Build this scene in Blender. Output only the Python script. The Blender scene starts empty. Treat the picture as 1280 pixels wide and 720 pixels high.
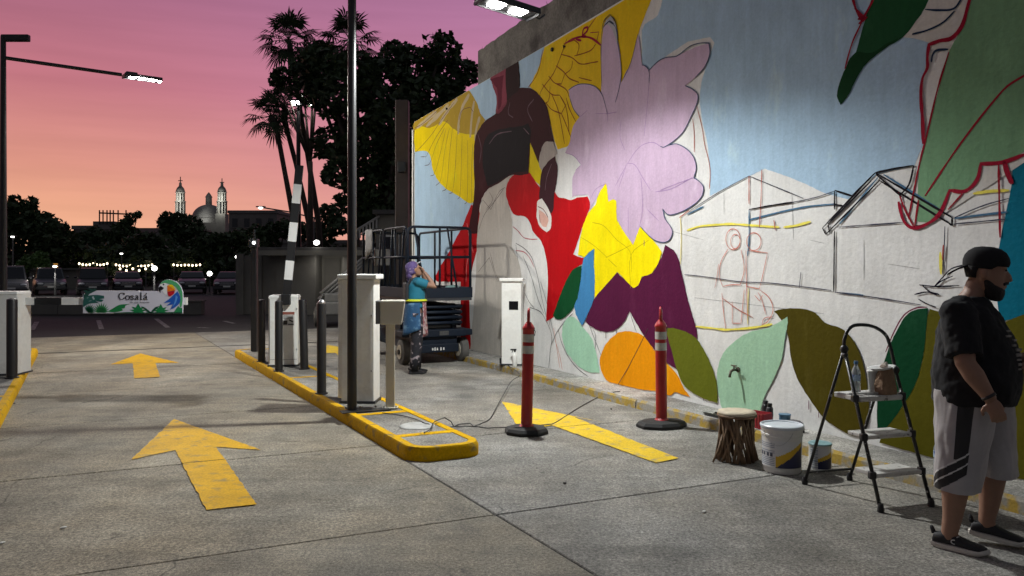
import bpy, bmesh, math, random
from mathutils import Vector, Matrix, noise

# ------------------------------------------------------------------ camera, sky, exposure
scene = bpy.context.scene
C = scene.collection
CAM_H, FPX, CX, HOR = 1.6, 1000.0, 640.0, 332.0     # eye height (m), focal length / centre / horizon in photo pixels

cam_data = bpy.data.cameras.new("camera")
cam = bpy.data.objects.new("camera", cam_data)
C.objects.link(cam)
cam.location = (0, 0, CAM_H)
cam.rotation_euler = (math.radians(90), 0, 0)
cam_data.sensor_width = 36.0
cam_data.lens = 36.0 * FPX / 1280.0
cam_data.shift_y = (HOR - 360.0) / 1280.0
cam_data.clip_start = 0.05
cam_data.clip_end = 3000
scene.camera = cam

scene.view_settings.view_transform = 'Standard'
scene.view_settings.look = 'None'
scene.view_settings.exposure = 0.0
scene.view_settings.gamma = 1.0
scene.cycles.use_denoising = True
scene.cycles.max_bounces = 5
scene.cycles.sample_clamp_indirect = 3.0

def lin(r, g, b):
    f = lambda c: (c/255/12.92) if c/255 <= 0.04045 else ((c/255+0.055)/1.055)**2.4
    return (f(r), f(g), f(b), 1.0)

# dusk sky: afterglow low in the west, rose above it, fading to dim slate overhead and behind
world = bpy.data.worlds.new("World")
scene.world = world
world.use_nodes = True
wn, wl = world.node_tree.nodes, world.node_tree.links
wn.clear()
w_out = wn.new('ShaderNodeOutputWorld')
bg = wn.new('ShaderNodeBackground'); bg.inputs['Strength'].default_value = 1.0
tc = wn.new('ShaderNodeTexCoord')
sep = wn.new('ShaderNodeSeparateXYZ'); wl.new(tc.outputs['Generated'], sep.inputs[0])
def ramp(nodes, stops):
    n = nodes.new('ShaderNodeValToRGB'); e = n.color_ramp.elements
    while len(e) > 1: e.remove(e[0])
    e[0].position, e[0].color = stops[0]
    for p, c in stops[1:]:
        k = e.new(p); k.color = c
    return n
west = ramp(wn, [(0.0, lin(244,186,144)), (0.07, lin(236,169,138)), (0.11, lin(222,151,133)), (0.2, lin(195,119,129)),
                 (0.3, lin(168,104,129)), (0.42, lin(118,88,114)), (0.6, lin(92,91,104)), (1.0, lin(84,89,100))])
north = ramp(wn, [(0.0, lin(232,163,148)), (0.10, lin(218,144,154)), (0.2, lin(202,132,161)), (0.29, lin(181,121,159)),
                  (0.33, lin(171,115,154)), (0.43, lin(126,98,126)), (0.6, lin(92,91,104)), (1.0, lin(84,89,100))])
east = ramp(wn, [(0.0, lin(86,86,94)), (0.15, lin(98,96,103)), (0.4, lin(94,95,102)), (1.0, lin(86,90,100))])
for n in (west, north, east): wl.new(sep.outputs['Z'], n.inputs[0])
def wdot(d, lo, hi):
    v = wn.new('ShaderNodeVectorMath'); v.operation = 'DOT_PRODUCT'
    wl.new(tc.outputs['Generated'], v.inputs[0]); v.inputs[1].default_value = d
    m = wn.new('ShaderNodeMapRange'); m.interpolation_type = 'SMOOTHSTEP'
    m.inputs['From Min'].default_value = lo; m.inputs['From Max'].default_value = hi
    wl.new(v.outputs['Value'], m.inputs['Value'])
    return m
def wmix(fac, a, b):
    m = wn.new('ShaderNodeMix'); m.data_type = 'RGBA'
    wl.new(fac, m.inputs['Factor']); wl.new(a, m.inputs['A']); wl.new(b, m.inputs['B'])
    return m.outputs['Result']
side = wdot((0.94, 0.34, 0), -0.25, 0.40)
glow = wdot((-0.33, 0.94, 0), 0.0, 0.80)
col = wmix(side.outputs[0], west.outputs[0], north.outputs[0])
col = wmix(glow.outputs[0], east.outputs[0], col)
# faint thin cloud streaks near the horizon
mp = wn.new('ShaderNodeMapping'); mp.inputs['Scale'].default_value = (2.0, 2.0, 26.0)
nz = wn.new('ShaderNodeTexNoise'); nz.inputs['Scale'].default_value = 2.2; nz.inputs['Detail'].default_value = 4
wl.new(tc.outputs['Generated'], mp.inputs[0]); wl.new(mp.outputs[0], nz.inputs['Vector'])
mr = wn.new('ShaderNodeMapRange'); mr.inputs['From Min'].default_value = 0.3; mr.inputs['From Max'].default_value = 0.7
mr.inputs['To Min'].default_value = 0.94; mr.inputs['To Max'].default_value = 1.05
wl.new(nz.outputs['Fac'], mr.inputs['Value'])
sc_ = wn.new('ShaderNodeVectorMath'); sc_.operation = 'SCALE'
wl.new(col, sc_.inputs[0]); wl.new(mr.outputs[0], sc_.inputs['Scale'])
# the physical twilight sky on top, with the sun just under the horizon
sky = wn.new('ShaderNodeTexSky'); sky.sky_type = 'NISHITA'; sky.sun_disc = False
sky.sun_elevation = math.radians(-1.5); sky.sun_rotation = math.radians(-19)
sk = wn.new('ShaderNodeVectorMath'); sk.operation = 'SCALE'; sk.inputs['Scale'].default_value = 0.005
wl.new(sky.outputs[0], sk.inputs[0])
ad = wn.new('ShaderNodeVectorMath'); ad.operation = 'ADD'
wl.new(sc_.outputs[0], ad.inputs[0]); wl.new(sk.outputs[0], ad.inputs[1])
wl.new(ad.outputs[0], bg.inputs['Color']); wl.new(bg.outputs[0], w_out.inputs[0])

# ------------------------------------------------------------------ measuring helpers
def G(px, py, z=0.0):
    """the point at height z that the surveyed photo pixel looks at"""
    y = FPX*(CAM_H - z)/(py - HOR)
    return Vector(((px - CX)/FPX*y, y, z))
def at(px, y, z=0.0):
    return Vector(((px - CX)/FPX*y, y, z))
def hz(py, y):
    return CAM_H + (HOR - py)*y/FPX

# lane frame: origin at a slab corner, a along the lane (away), b across it
LO = Vector((-0.103, 5.145, 0)); LD = Vector((-0.4717, 0.8818, 0)); LT = Vector((0.9075, 0.42, 0))
def L(a, b, z=0.0):
    p = LO + LD*a + LT*b; p.z = z
    return p
# mural wall: a straight vertical plane X = WK - WM*Y
WM, WK = 0.4963, 6.352
WU = Vector((0.4446, -0.8957, 0)); WN = Vector((-0.8957, -0.4446, 0))
W0 = Vector((-2.07, 16.97, 0))                       # far end of the wall at ground level
WALL_ANGLE = math.atan2(WU.y, WU.x)
def S(px, py):
    """photo pixel on the mural -> (metres along the wall from its far end, height)"""
    k = (px - CX)/FPX; y = WK/(k + WM)
    return ((16.97 - y)/0.8957, CAM_H + (HOR - py)*y/FPX)
def WP(s, h, off=0.0):
    p = W0 + WU*s + WN*off; p.z = h
    return p

# ------------------------------------------------------------------ materials
MATS = {}
def mat(name, c, rough=0.6, var=0.10, scale=5.0, bump=0.0, bscale=80.0, metal=0.0, spec=None, emit=None, strength=0.0,
        coords='Object', stretch=(1,1,1), speckle=0.0, spscale=200.0, c2=None, c2lo=0.55, c2hi=0.65, c2scale=4.0, trans=0.0, alpha=1.0):
    if name in MATS: return MATS[name]
    m = bpy.data.materials.new(name); m.use_nodes = True
    nt = m.node_tree; N = nt.nodes; K = nt.links
    b = N['Principled BSDF']
    b.inputs['Roughness'].default_value = rough
    b.inputs['Metallic'].default_value = metal
    if spec is not None: b.inputs['Specular IOR Level'].default_value = spec
    if trans: b.inputs['Transmission Weight'].default_value = trans
    if emit:
        b.inputs['Emission Color'].default_value = (*emit, 1); b.inputs['Emission Strength'].default_value = strength
    base = (c[0], c[1], c[2], 1)
    b.inputs['Base Color'].default_value = base
    if coords == 'World':
        src = N.new('ShaderNodeNewGeometry').outputs['Position']
    else:
        src = N.new('ShaderNodeTexCoord').outputs['Object']
    mp = N.new('ShaderNodeMapping'); mp.inputs['Scale'].default_value = stretch; K.new(src, mp.inputs[0]); vec = mp.outputs[0]
    out = None
    if var or speckle or c2:
        n1 = N.new('ShaderNodeTexNoise'); n1.inputs['Scale'].default_value = scale; n1.inputs['Detail'].default_value = 6; n1.inputs['Roughness'].default_value = 0.65
        K.new(vec, n1.inputs['Vector'])
        r = N.new('ShaderNodeMapRange'); r.inputs['From Min'].default_value = 0.3; r.inputs['From Max'].default_value = 0.7
        r.inputs['To Min'].default_value = 1 - var; r.inputs['To Max'].default_value = 1 + var
        K.new(n1.outputs['Fac'], r.inputs['Value']); fac = r.outputs[0]
        if speckle:
            n2 = N.new('ShaderNodeTexNoise'); n2.inputs['Scale'].default_value = spscale; n2.inputs['Detail'].default_value = 3
            K.new(vec, n2.inputs['Vector'])
            r2 = N.new('ShaderNodeMapRange'); r2.inputs['From Min'].default_value = 0.3; r2.inputs['From Max'].default_value = 0.7
            r2.inputs['To Min'].default_value = 1 - speckle; r2.inputs['To Max'].default_value = 1 + speckle
            K.new(n2.outputs['Fac'], r2.inputs['Value'])
            mu = N.new('ShaderNodeMath'); mu.operation = 'MULTIPLY'; K.new(fac, mu.inputs[0]); K.new(r2.outputs[0], mu.inputs[1]); fac = mu.outputs[0]
        sv = N.new('ShaderNodeVectorMath'); sv.operation = 'SCALE'; sv.inputs[0].default_value = base[:3]
        if c2:
            n3 = N.new('ShaderNodeTexNoise'); n3.inputs['Scale'].default_value = c2scale; n3.inputs['Detail'].default_value = 5
            K.new(vec, n3.inputs['Vector'])
            r3 = N.new('ShaderNodeMapRange'); r3.inputs['From Min'].default_value = c2lo; r3.inputs['From Max'].default_value = c2hi
            K.new(n3.outputs['Fac'], r3.inputs['Value'])
            mx = N.new('ShaderNodeMix'); mx.data_type = 'RGBA'; mx.inputs['A'].default_value = base; mx.inputs['B'].default_value = (*c2, 1)
            K.new(r3.outputs[0], mx.inputs['Factor']); K.new(mx.outputs['Result'], sv.inputs[0])
        K.new(fac, sv.inputs['Scale']); K.new(sv.outputs[0], b.inputs['Base Color'])
    if bump:
        nb = N.new('ShaderNodeTexNoise'); nb.inputs['Scale'].default_value = bscale; nb.inputs['Detail'].default_value = 4
        K.new(vec, nb.inputs['Vector'])
        bp = N.new('ShaderNodeBump'); bp.inputs['Strength'].default_value = bump; bp.inputs['Distance'].default_value = 0.01
        K.new(nb.outputs['Fac'], bp.inputs['Height']); K.new(bp.outputs[0], b.inputs['Normal'])
    MATS[name] = m
    return m

def concrete_mat(name, c, warm, bump=0.35):
    """worn brushed concrete: broad stains, per-slab tone, aggregate speckle, scattered dark oil spots"""
    m = bpy.data.materials.new(name); m.use_nodes = True
    nt = m.node_tree; N = nt.nodes; K = nt.links; b = N['Principled BSDF']
    b.inputs['Roughness'].default_value = 0.82
    pos = N.new('ShaderNodeNewGeometry').outputs['Position']
    def ns(scale, detail, lo, hi, a, z, rough=0.6, st=None):
        src = pos
        if st:
            mp = N.new('ShaderNodeMapping'); mp.inputs['Scale'].default_value = st
            mp.inputs['Rotation'].default_value = (0, 0, math.radians(-25)); K.new(pos, mp.inputs[0]); src = mp.outputs[0]
        n = N.new('ShaderNodeTexNoise'); n.inputs['Scale'].default_value = scale; n.inputs['Detail'].default_value = detail; n.inputs['Roughness'].default_value = rough
        K.new(src, n.inputs['Vector'])
        r = N.new('ShaderNodeMapRange'); r.inputs['From Min'].default_value = lo; r.inputs['From Max'].default_value = hi
        r.inputs['To Min'].default_value = a; r.inputs['To Max'].default_value = z; K.new(n.outputs['Fac'], r.inputs['Value'])
        return r.outputs[0], n
    def mul(x, y):
        q = N.new('ShaderNodeMath'); q.operation = 'MULTIPLY'; K.new(x, q.inputs[0]); K.new(y, q.inputs[1]); return q.outputs[0]
    f1, _ = ns(0.55, 5, 0.3, 0.7, 0.58, 1.28)
    f2, _ = ns(3.0, 7, 0.3, 0.7, 0.66, 1.30, 0.75)
    f3, n3 = ns(48, 4, 0.3, 0.7, 0.40, 1.60, 0.75)
    f4, _ = ns(2.2, 4, 0.3, 0.7, 0.86, 1.12, 0.6, (0.35, 3.0, 1))
    f5, _ = ns(7.0, 2, 0.27, 0.33, 0.62, 1.0)
    f6, n6 = ns(120, 3, 0.3, 0.7, 0.50, 1.50)
    f7, _ = ns(1.3, 3, 0.30, 0.40, 0.74, 1.0, 0.5, (0.25, 1.6, 1))
    # fine cracks, only in patches
    dn = N.new('ShaderNodeTexNoise'); dn.inputs['Scale'].default_value = 1.6; dn.inputs['Detail'].default_value = 5; K.new(pos, dn.inputs['Vector'])
    dv = N.new('ShaderNodeMix'); dv.data_type = 'VECTOR'; dv.inputs['Factor'].default_value = 0.35; K.new(pos, dv.inputs['A']); K.new(dn.outputs['Color'], dv.inputs['B'])
    vo = N.new('ShaderNodeTexVoronoi'); vo.feature = 'DISTANCE_TO_EDGE'; vo.inputs['Scale'].default_value = 0.75; K.new(dv.outputs['Result'], vo.inputs['Vector'])
    cr = N.new('ShaderNodeMapRange'); cr.inputs['From Min'].default_value = 0.001; cr.inputs['From Max'].default_value = 0.006; cr.inputs['To Min'].default_value = 0.45; cr.inputs['To Max'].default_value = 1.0
    K.new(vo.outputs['Distance'], cr.inputs['Value'])
    cm, _ = ns(0.9, 2, 0.50, 0.60, 0.0, 1.0)
    cx = N.new('ShaderNodeMix'); cx.data_type = 'FLOAT'; cx.inputs['A'].default_value = 1.0; K.new(cm, cx.inputs['Factor']); K.new(cr.outputs[0], cx.inputs['B'])
    f8 = cx.outputs['Result']
    # tyre-worn lanes: soft darker bands running along the driveway
    mpl = N.new('ShaderNodeMapping'); mpl.inputs['Rotation'].default_value = (0, 0, math.radians(-28)); mpl.inputs['Scale'].default_value = (1.1, 0.07, 1); K.new(pos, mpl.inputs[0])
    nl = N.new('ShaderNodeTexNoise'); nl.inputs['Scale'].default_value = 1.0; nl.inputs['Detail'].default_value = 4; K.new(mpl.outputs[0], nl.inputs['Vector'])
    rl = N.new('ShaderNodeMapRange'); rl.inputs['From Min'].default_value = 0.35; rl.inputs['From Max'].default_value = 0.62; rl.inputs['To Min'].default_value = 0.76; rl.inputs['To Max'].default_value = 1.12; K.new(nl.outputs['Fac'], rl.inputs['Value'])
    f8 = mul(f8, rl.outputs[0])
    oi = N.new('ShaderNodeObjectInfo')
    ro = N.new('ShaderNodeMapRange'); ro.inputs['To Min'].default_value = 0.88; ro.inputs['To Max'].default_value = 1.10; K.new(oi.outputs['Random'], ro.inputs['Value'])
    f = mul(mul(mul(mul(f1, f2), mul(f3, f4)), mul(f5, ro.outputs[0])), mul(mul(f6, f7), f8))
    wf, _ = ns(0.8, 3, 0.35, 0.65, 0.0, 1.0)
    mx = N.new('ShaderNodeMix'); mx.data_type = 'RGBA'; mx.inputs['A'].default_value = (*c, 1); mx.inputs['B'].default_value = (*warm, 1)
    K.new(wf, mx.inputs['Factor'])
    sv = N.new('ShaderNodeVectorMath'); sv.operation = 'SCALE'; K.new(mx.outputs['Result'], sv.inputs[0]); K.new(f, sv.inputs['Scale'])
    K.new(sv.outputs[0], b.inputs['Base Color'])
    ad = N.new('ShaderNodeMath'); ad.operation = 'ADD'; K.new(n3.outputs['Fac'], ad.inputs[0]); K.new(n6.outputs['Fac'], ad.inputs[1])
    bp = N.new('ShaderNodeBump'); bp.inputs['Strength'].default_value = bump; bp.inputs['Distance'].default_value = 0.01
    K.new(ad.outputs[0], bp.inputs['Height']); K.new(bp.outputs[0], b.inputs['Normal'])
    return m

def worn_paint(name, c, under, lo=0.60, hi=0.70, rough=0.6, scale=9.0, var=0.12):
    """road or kerb paint, chipped through to the concrete underneath"""
    return mat(name, c, rough, var, 3.0, 0.25, 70, spec=0.06, coords='World', speckle=0.16, spscale=60, c2=under, c2lo=lo, c2hi=hi, c2scale=scale)

# ------------------------------------------------------------------ mesh helpers
class MB:
    def __init__(s): s.v = []; s.f = []; s.m = []
    def add(s, vs, fs, mi=0):
        o = len(s.v); s.v += [tuple(v) for v in vs]; s.f += [tuple(i+o for i in f) for f in fs]; s.m += [mi]*len(fs); return s
    def box(s, c, d, rz=0.0, mi=0, M=None, taper=1.0):
        x, y, z = d[0]/2, d[1]/2, d[2]/2
        vs = [Vector((sx*x*(taper if sz > 0 else 1), sy*y*(taper if sz > 0 else 1), sz*z)) for sz in (-1, 1) for sx, sy in ((-1,-1),(1,-1),(1,1),(-1,1))]
        R = M if M is not None else Matrix.Rotation(rz, 3, 'Z')
        vs = [R @ v + Vector(c) for v in vs]
        return s.add(vs, [(3,2,1,0),(4,5,6,7),(0,1,5,4),(1,2,6,5),(2,3,7,6),(3,0,4,7)], mi)
    def ring_loft(s, rings, caps=True, mi=0, closed=False):
        n = len(rings[0]); o = len(s.v); vs = [p for r in rings for p in r]; fs = []
        R = len(rings)
        for i in range(R if closed else R-1):
            j = (i+1) % R
            for k in range(n):
                k2 = (k+1) % n
                fs.append((i*n+k, i*n+k2, j*n+k2, j*n+k))
        if caps and not closed:
            fs.append(tuple(range(n-1, -1, -1))); fs.append(tuple((R-1)*n+k for k in range(n)))
        return s.add(vs, fs, mi)
    def tube(s, pts, r, n=8, mi=0, caps=True, closed=False):
        pts = [Vector(p) for p in pts]; R = len(pts)
        rr = r if isinstance(r, (list, tuple)) else [r]*R
        up = None; rings = []
        for i, p in enumerate(pts):
            if closed: t = (pts[(i+1) % R] - pts[i-1])
            else: t = (pts[min(i+1, R-1)] - pts[max(i-1, 0)])
            t = t.normalized() if t.length > 1e-9 else Vector((0,0,1))
            if up is None:
                up = t.orthogonal().normalized()
            up = (up - t*up.dot(t))
            up = up.normalized() if up.length > 1e-6 else t.orthogonal().normalized()
            w = t.cross(up)
            a, b = (rr[i] if isinstance(rr[i], (tuple, list)) else (rr[i], rr[i]))
            rings.append([p + up*(math.cos(2*math.pi*k/n)*a) + w*(math.sin(2*math.pi*k/n)*b) for k in range(n)])
        return s.ring_loft(rings, caps, mi, closed)
    def cyl(s, p0, p1, r0, r1=None, n=16, mi=0):
        return s.tube([p0, p1], [r0, r0 if r1 is None else r1], n, mi)
    def lathe(s, prof, c=(0,0,0), n=24, mi=0, caps=True):
        c = Vector(c)
        return s.ring_loft([[c + Vector((r*math.cos(2*math.pi*k/n), r*math.sin(2*math.pi*k/n), z)) for k in range(n)] for r, z in prof], caps, mi)
    def ell(s, c, r, n=14, m=9, mi=0, M=None):
        c = Vector(c); rings = []
        for i in range(m):
            t = math.pi*(i+0.5)/m
            ring = [Vector((r[0]*math.sin(t)*math.cos(2*math.pi*k/n), r[1]*math.sin(t)*math.sin(2*math.pi*k/n), -r[2]*math.cos(t))) for k in range(n)]
            rings.append([(M @ p if M is not None else p) + c for p in ring])
        return s.ring_loft(rings, True, mi)
    def prism(s, poly, f, mi=0):
        """poly of 2D points; f(x, y, side) gives the 3D point on side 0 / 1"""
        n = len(poly); vs = [f(x, y, 0) for x, y in poly] + [f(x, y, 1) for x, y in poly]
        fs = [tuple(range(n-1, -1, -1)), tuple(range(n, 2*n))] + [(k, (k+1) % n, n+(k+1) % n, n+k) for k in range(n)]
        return s.add(vs, fs, mi)
    def build(s, name, m, parent=None, smooth=False, bevel=0.0, seg=2, remesh=0.0, relax=0, angle=None, fix=True):
        me = bpy.data.meshes.new(name); me.from_pydata(s.v, [], s.f)
        ms = m if isinstance(m, (list, tuple)) else [m]
        for q in ms: me.materials.append(q)
        if len(ms) > 1: me.polygons.foreach_set('material_index', s.m)
        if fix:
            bm = bmesh.new(); bm.from_mesh(me); bmesh.ops.recalc_face_normals(bm, faces=bm.faces); bm.to_mesh(me); bm.free()
        if smooth:
            me.polygons.foreach_set('use_smooth', [True]*len(me.polygons))
            if angle: 
                try: me.set_sharp_from_angle(angle=math.radians(angle))
                except Exception: pass
        me.update()
        o = bpy.data.objects.new(name, me); C.objects.link(o)
        if parent: o.parent = parent
        if remesh:
            q = o.modifiers.new('remesh', 'REMESH'); q.mode = 'VOXEL'; q.voxel_size = remesh; q.use_smooth_shade = True
            if relax:
                q = o.modifiers.new('relax', 'SMOOTH'); q.iterations = relax; q.factor = 0.5
        if bevel:
            q = o.modifiers.new('bevel', 'BEVEL'); q.width = bevel; q.segments = seg; q.limit_method = 'ANGLE'; q.angle_limit = math.radians(40)
        return o

def thing(name, label, cat, loc=(0,0,0), rz=0.0, group=None):
    o = bpy.data.objects.new(name, None); C.objects.link(o)
    o.empty_display_size = 0.2; o.location = loc; o.rotation_euler = (0, 0, rz)
    return tag(o, label, cat, group)
def tag(o, label, cat=None, group=None):
    o['label'] = label
    if cat: o['category'] = cat
    if group: o['group'] = group
    return o
def struct(o, label=None):
    o['kind'] = 'structure'
    if label: o['label'] = label
    return o
def node(name, loc=(0,0,0), rz=0.0):
    o = bpy.data.objects.new(name, None); C.objects.link(o); o.location = loc; o.rotation_euler = (0,0,rz); o.empty_display_size = 0.2
    return o
def copy_part(o, parent, loc=None, rz=None):
    c = o.copy(); C.objects.link(c); c.parent = parent
    if loc is not None: c.location = loc
    if rz is not None: c.rotation_euler = (0, 0, rz)
    return c
def copy_tree(o, parent=None):
    c = o.copy(); C.objects.link(c); c.parent = parent
    for ch in list(o.children): copy_tree(ch, c)
    return c

def smooth_path(pts, closed=True, sub=5, corner=62):
    """Hermite curve through the points that keeps sharp corners sharp"""
    P = [Vector((p[0], p[1])) for p in pts]; n = len(P); out = []
    def sharp(i):
        if not closed and i in (0, n-1): return True
        a = P[i] - P[i-1]; b = P[(i+1) % n] - P[i]
        if a.length < 1e-9 or b.length < 1e-9: return True
        return a.angle(b) > math.radians(corner)
    sh = [sharp(i) for i in range(n)]
    for i in range(n if closed else n-1):
        j = (i+1) % n; d = P[j] - P[i]
        def tan(q, own):
            if sh[q]: return d
            t = (P[(q+1) % n] - P[q-1])
            return t.normalized()*d.length
        t0, t1 = tan(i, 0), tan(j, 1)
        for k in range(sub):
            u = k/sub; h = (2*u**3-3*u**2+1, u**3-2*u**2+u, -2*u**3+3*u**2, u**3-u**2)
            out.append(P[i]*h[0] + t0*h[1] + P[j]*h[2] + t1*h[3])
    if not closed: out.append(P[-1])
    return [(q.x, q.y) for q in out]

rnd = random.Random(7)
# ------------------------------------------------------------------ ground, driveway, islands, pavement
M_ASPH = mat('asphalt', (0.030,0.029,0.028), 0.9, 0.25, 0.9, 0.5, 90, coords='World', speckle=0.35, spscale=120)
M_CONC = concrete_mat('worn_concrete', (0.225,0.206,0.162), (0.228,0.192,0.134))
M_PAVE = concrete_mat('pavement_concrete', (0.34,0.335,0.32), (0.30,0.285,0.25))
YEL_SRGB = (0.60, 0.37, 0.012)
M_ROADY = worn_paint('yellow_road_paint', (0.60,0.335,0.004), (0.30,0.21,0.07), 0.55, 0.72)
M_ROADP = worn_paint('faded_yellow_road_paint', (0.62,0.42,0.035), (0.32,0.27,0.15), 0.54, 0.70)
M_KERBY = worn_paint('yellow_kerb_paint', (0.58,0.33,0.004), (0.26,0.19,0.07), 0.58, 0.70)
M_KERBO = worn_paint('flaking_yellow_kerb_paint', (0.36,0.25,0.055), (0.27,0.255,0.22), 0.44, 0.58)
M_LINE = worn_paint('white_line_paint', (0.26,0.26,0.25), (0.10,0.10,0.10), 0.50, 0.60)

mb = MB(); mb.add([(-900,-60,-0.012),(900,-60,-0.012),(900,1600,-0.012),(-900,1600,-0.012)], [(0,1,2,3)])
struct(mb.build('ground', M_ASPH, fix=False))

drive = struct(node('driveway'))
SA, SB = 2.27, 4.2
def slab_mesh(da, db):
    g = 0.007; q = MB()
    c = [L(g, g) - LO, L(da-g, g) - LO, L(da-g, db-g) - LO, L(g, db-g) - LO]
    q.add([(p.x, p.y, -0.1) for p in c] + [(p.x, p.y, 0.0) for p in c], [(0,1,2,3),(4,5,6,7),(0,1,5,4),(1,2,6,5),(2,3,7,6),(3,0,4,7)])
    return q
proto = slab_mesh(SA, SB).build('concrete_slab', M_CONC, drive, bevel=0.006, seg=1)
M_CONC2 = concrete_mat('grey_concrete', (0.230,0.223,0.203), (0.236,0.216,0.180))
first = True
for i in range(-5, 7):
    for j in range(-4, 2):
        o = proto if first else copy_part(proto, drive)
        first = False
        p = L(i*SA, j*SB); o.location = (p.x, p.y, rnd.uniform(-0.0035, 0.0))
        if j >= 0:                                   # the right lane was poured in a greyer mix
            o.material_slots[0].link = 'OBJECT'; o.material_slots[0].material = M_CONC2

def island_poly(a0, a1, b0, b1, r, n=7):
    pts = []
    for (ca, cb, s) in ((a0+r, b0+r, 270), (a0+r, b1-r, 180), (a1-r, b1-r, 90), (a1-r, b0+r, 0)):
        for k in range(n+1):
            t = math.radians(s - 90*k/n)
            pts.append((ca + r*math.cos(t), cb + r*math.sin(t)))
    return pts
def offset_island(a0, a1, b0, b1, r, d): return island_poly(a0+d, a1-d, b0+d, b1-d, max(r-d, 0.02))
def make_island(name, label, a0, a1, b0, b1, r, H=0.11, cross=(), cover=None):
    t = thing(name, label, 'traffic island')
    outer = island_poly(a0, a1, b0, b1, r); mid = offset_island(a0, a1, b0, b1, r, 0.018); inner = offset_island(a0, a1, b0, b1, r, 0.085)
    q = MB(); q.ring_loft([[L(*p, -0.02) for p in outer], [L(*p, H-0.03) for p in outer], [L(*p, H) for p in mid], [L(*p, H) for p in inner], [L(*p, H-0.05) for p in inner]], caps=False)
    q.build('yellow_kerb', M_KERBY, t, smooth=True, angle=40)
    q = MB(); q.prism(inner, lambda x, y, s: L(x, y, (H-0.05, H-0.006)[s])); q.build('concrete_top', M_CONC2, t)
    for a in cross:
        q = MB(); q.add([L(a, b0+0.086, H-0.0025), L(a+0.10, b0+0.086, H-0.0025), L(a+0.10, b1-0.086, H-0.0025), L(a, b1-0.086, H-0.0025)], [(0,1,2,3)])
        q.build('yellow_stripe', M_KERBY, t, fix=False)
    if cover:
        M_COV = mat('cover_steel', (0.40,0.40,0.38), 0.6, 0.2, 9, 0.3, 60, coords='World')
        q = MB(); q.lathe([(0.165,0.0),(0.165,0.006),(0.15,0.012),(0.135,0.009),(0.0,0.009)], (*L(*cover)[:2], H-0.006), 28, caps=False); 
        q.box((*(L(*cover)+Vector((0.07,0.02,0)))[:2], H+0.004), (0.03,0.015,0.004))
        q.build('inspection_cover', M_COV, t, smooth=True, angle=30)
    return t
make_island('traffic_island', 'long kerbed island with yellow painted edges holding the tall white cabinet', 1.5, 10.3, 0.0, 0.66, 0.21, cross=(2.02, 3.15, 6.15), cover=(2.42, 0.40))
make_island('traffic_island', 'yellow edged kerb island under the lowered barrier arm', -1.0, 12.1, -3.80, -3.07, 0.21, cross=(6.0,))

# pavement strip along the mural
pave = struct(node('pavement'))
KO = 0.46
s = -0.6
kerb_len = 1.86
k = 0
while s < 23.0:
    e = s + kerb_len
    q = MB(); dz = rnd.uniform(-0.004, 0.004); do = rnd.uniform(-0.006, 0.006)
    prof = [(KO-0.15, -0.05), (KO+do+0.012, -0.05), (KO+do, 0.075), (KO+do-0.02, 0.10+dz), (KO-0.15, 0.10+dz)]
    n = 8
    rings = []
    for i in range(n+1):
        ss = s + 0.008 + (e - s - 0.016)*i/n
        w = 0.007*noise.noise(Vector((ss*2.3, 1.7, 0))); h = 0.006*noise.noise(Vector((ss*3.1, 9.2, 0)))
        rings.append([WP(ss, hh + (h if hh > 0 else 0), oo + (w if oo > KO-0.1 else 0)) for oo, hh in prof])
    q.ring_loft(rings)
    q.m = [0]*len(q.f)
    for i in range(n):                      # front face and front chamfer carry the old paint
        q.m[i*5+1] = 1; q.m[i*5+2] = 1
    q.build('kerb_stone', [M_PAVE, M_KERBO], pave)
    q = MB(); z = 0.097 + rnd.uniform(-0.004, 0.003)
    q.prism([(s+0.006, 0.002), (e-0.006, 0.002), (e-0.006, KO-0.156), (s+0.006, KO-0.156)], lambda x, y, sd: WP(x, (-0.05, z)[sd], y))
    q.build('pavement_slab', M_PAVE, pave)
    s = e; k += 1

# painted arrows and parking lines
def marking(name, pts, m, label, cat, z=0.004):
    q = MB(); C0 = [G(*p) for p in pts]; P = []
    for a, b in zip(C0, C0[1:] + C0[:1]):                # ragged, hand-masked edge
        n_ = max(2, int((b-a).length/0.05)); e_ = Vector((-(b-a).y, (b-a).x, 0)).normalized()
        for k in range(n_):
            c = a + (b-a)*k/n_; P.append(c + e_*(0.010*noise.noise(Vector((c.x*9, c.y*9, 2))) + 0.006*noise.noise(Vector((c.x*31, c.y*31, 5)))))
    q.add([(p.x, p.y, z) for p in P], [tuple(range(len(P)))])
    o = q.build(name, m, fix=False)
    bm = bmesh.new(); bm.from_mesh(o.data)               # the paint breaks where it crosses a slab joint
    nrm = Vector((LT.y, -LT.x, 0)).normalized(); nrm = nrm if nrm.dot(LD) > 0 else -nrm
    for i in range(-5, 8):
        for e in (-0.006, 0.008):
            bmesh.ops.bisect_plane(bm, geom=bm.verts[:]+bm.edges[:]+bm.faces[:], plane_co=L(i*SA, 0)+nrm*e, plane_no=nrm)
    dead = [f for f in bm.faces if any(-0.0062 < (f.calc_center_median()-L(i*SA, 0)).dot(nrm) < 0.0082 for i in range(-5, 8))]
    bmesh.ops.delete(bm, geom=dead, context='FACES'); bm.to_mesh(o.data); bm.free()
    return tag(o, label, cat)
marking('painted_arrow', [(217.5,524),(164,575),(219,563),(258,638),(321,631),(270,559),(327,563)], M_ROADY, 'large yellow arrow painted across the slabs before the lowered barrier', 'road arrow')
marking('painted_arrow', [(175.5,442),(138,455.7),(166,454.2),(168,473),(200,471.5),(194.5,454),(224,453.6)], M_ROADY, 'short yellow painted arrow right under the barrier sign', 'road arrow')
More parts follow.
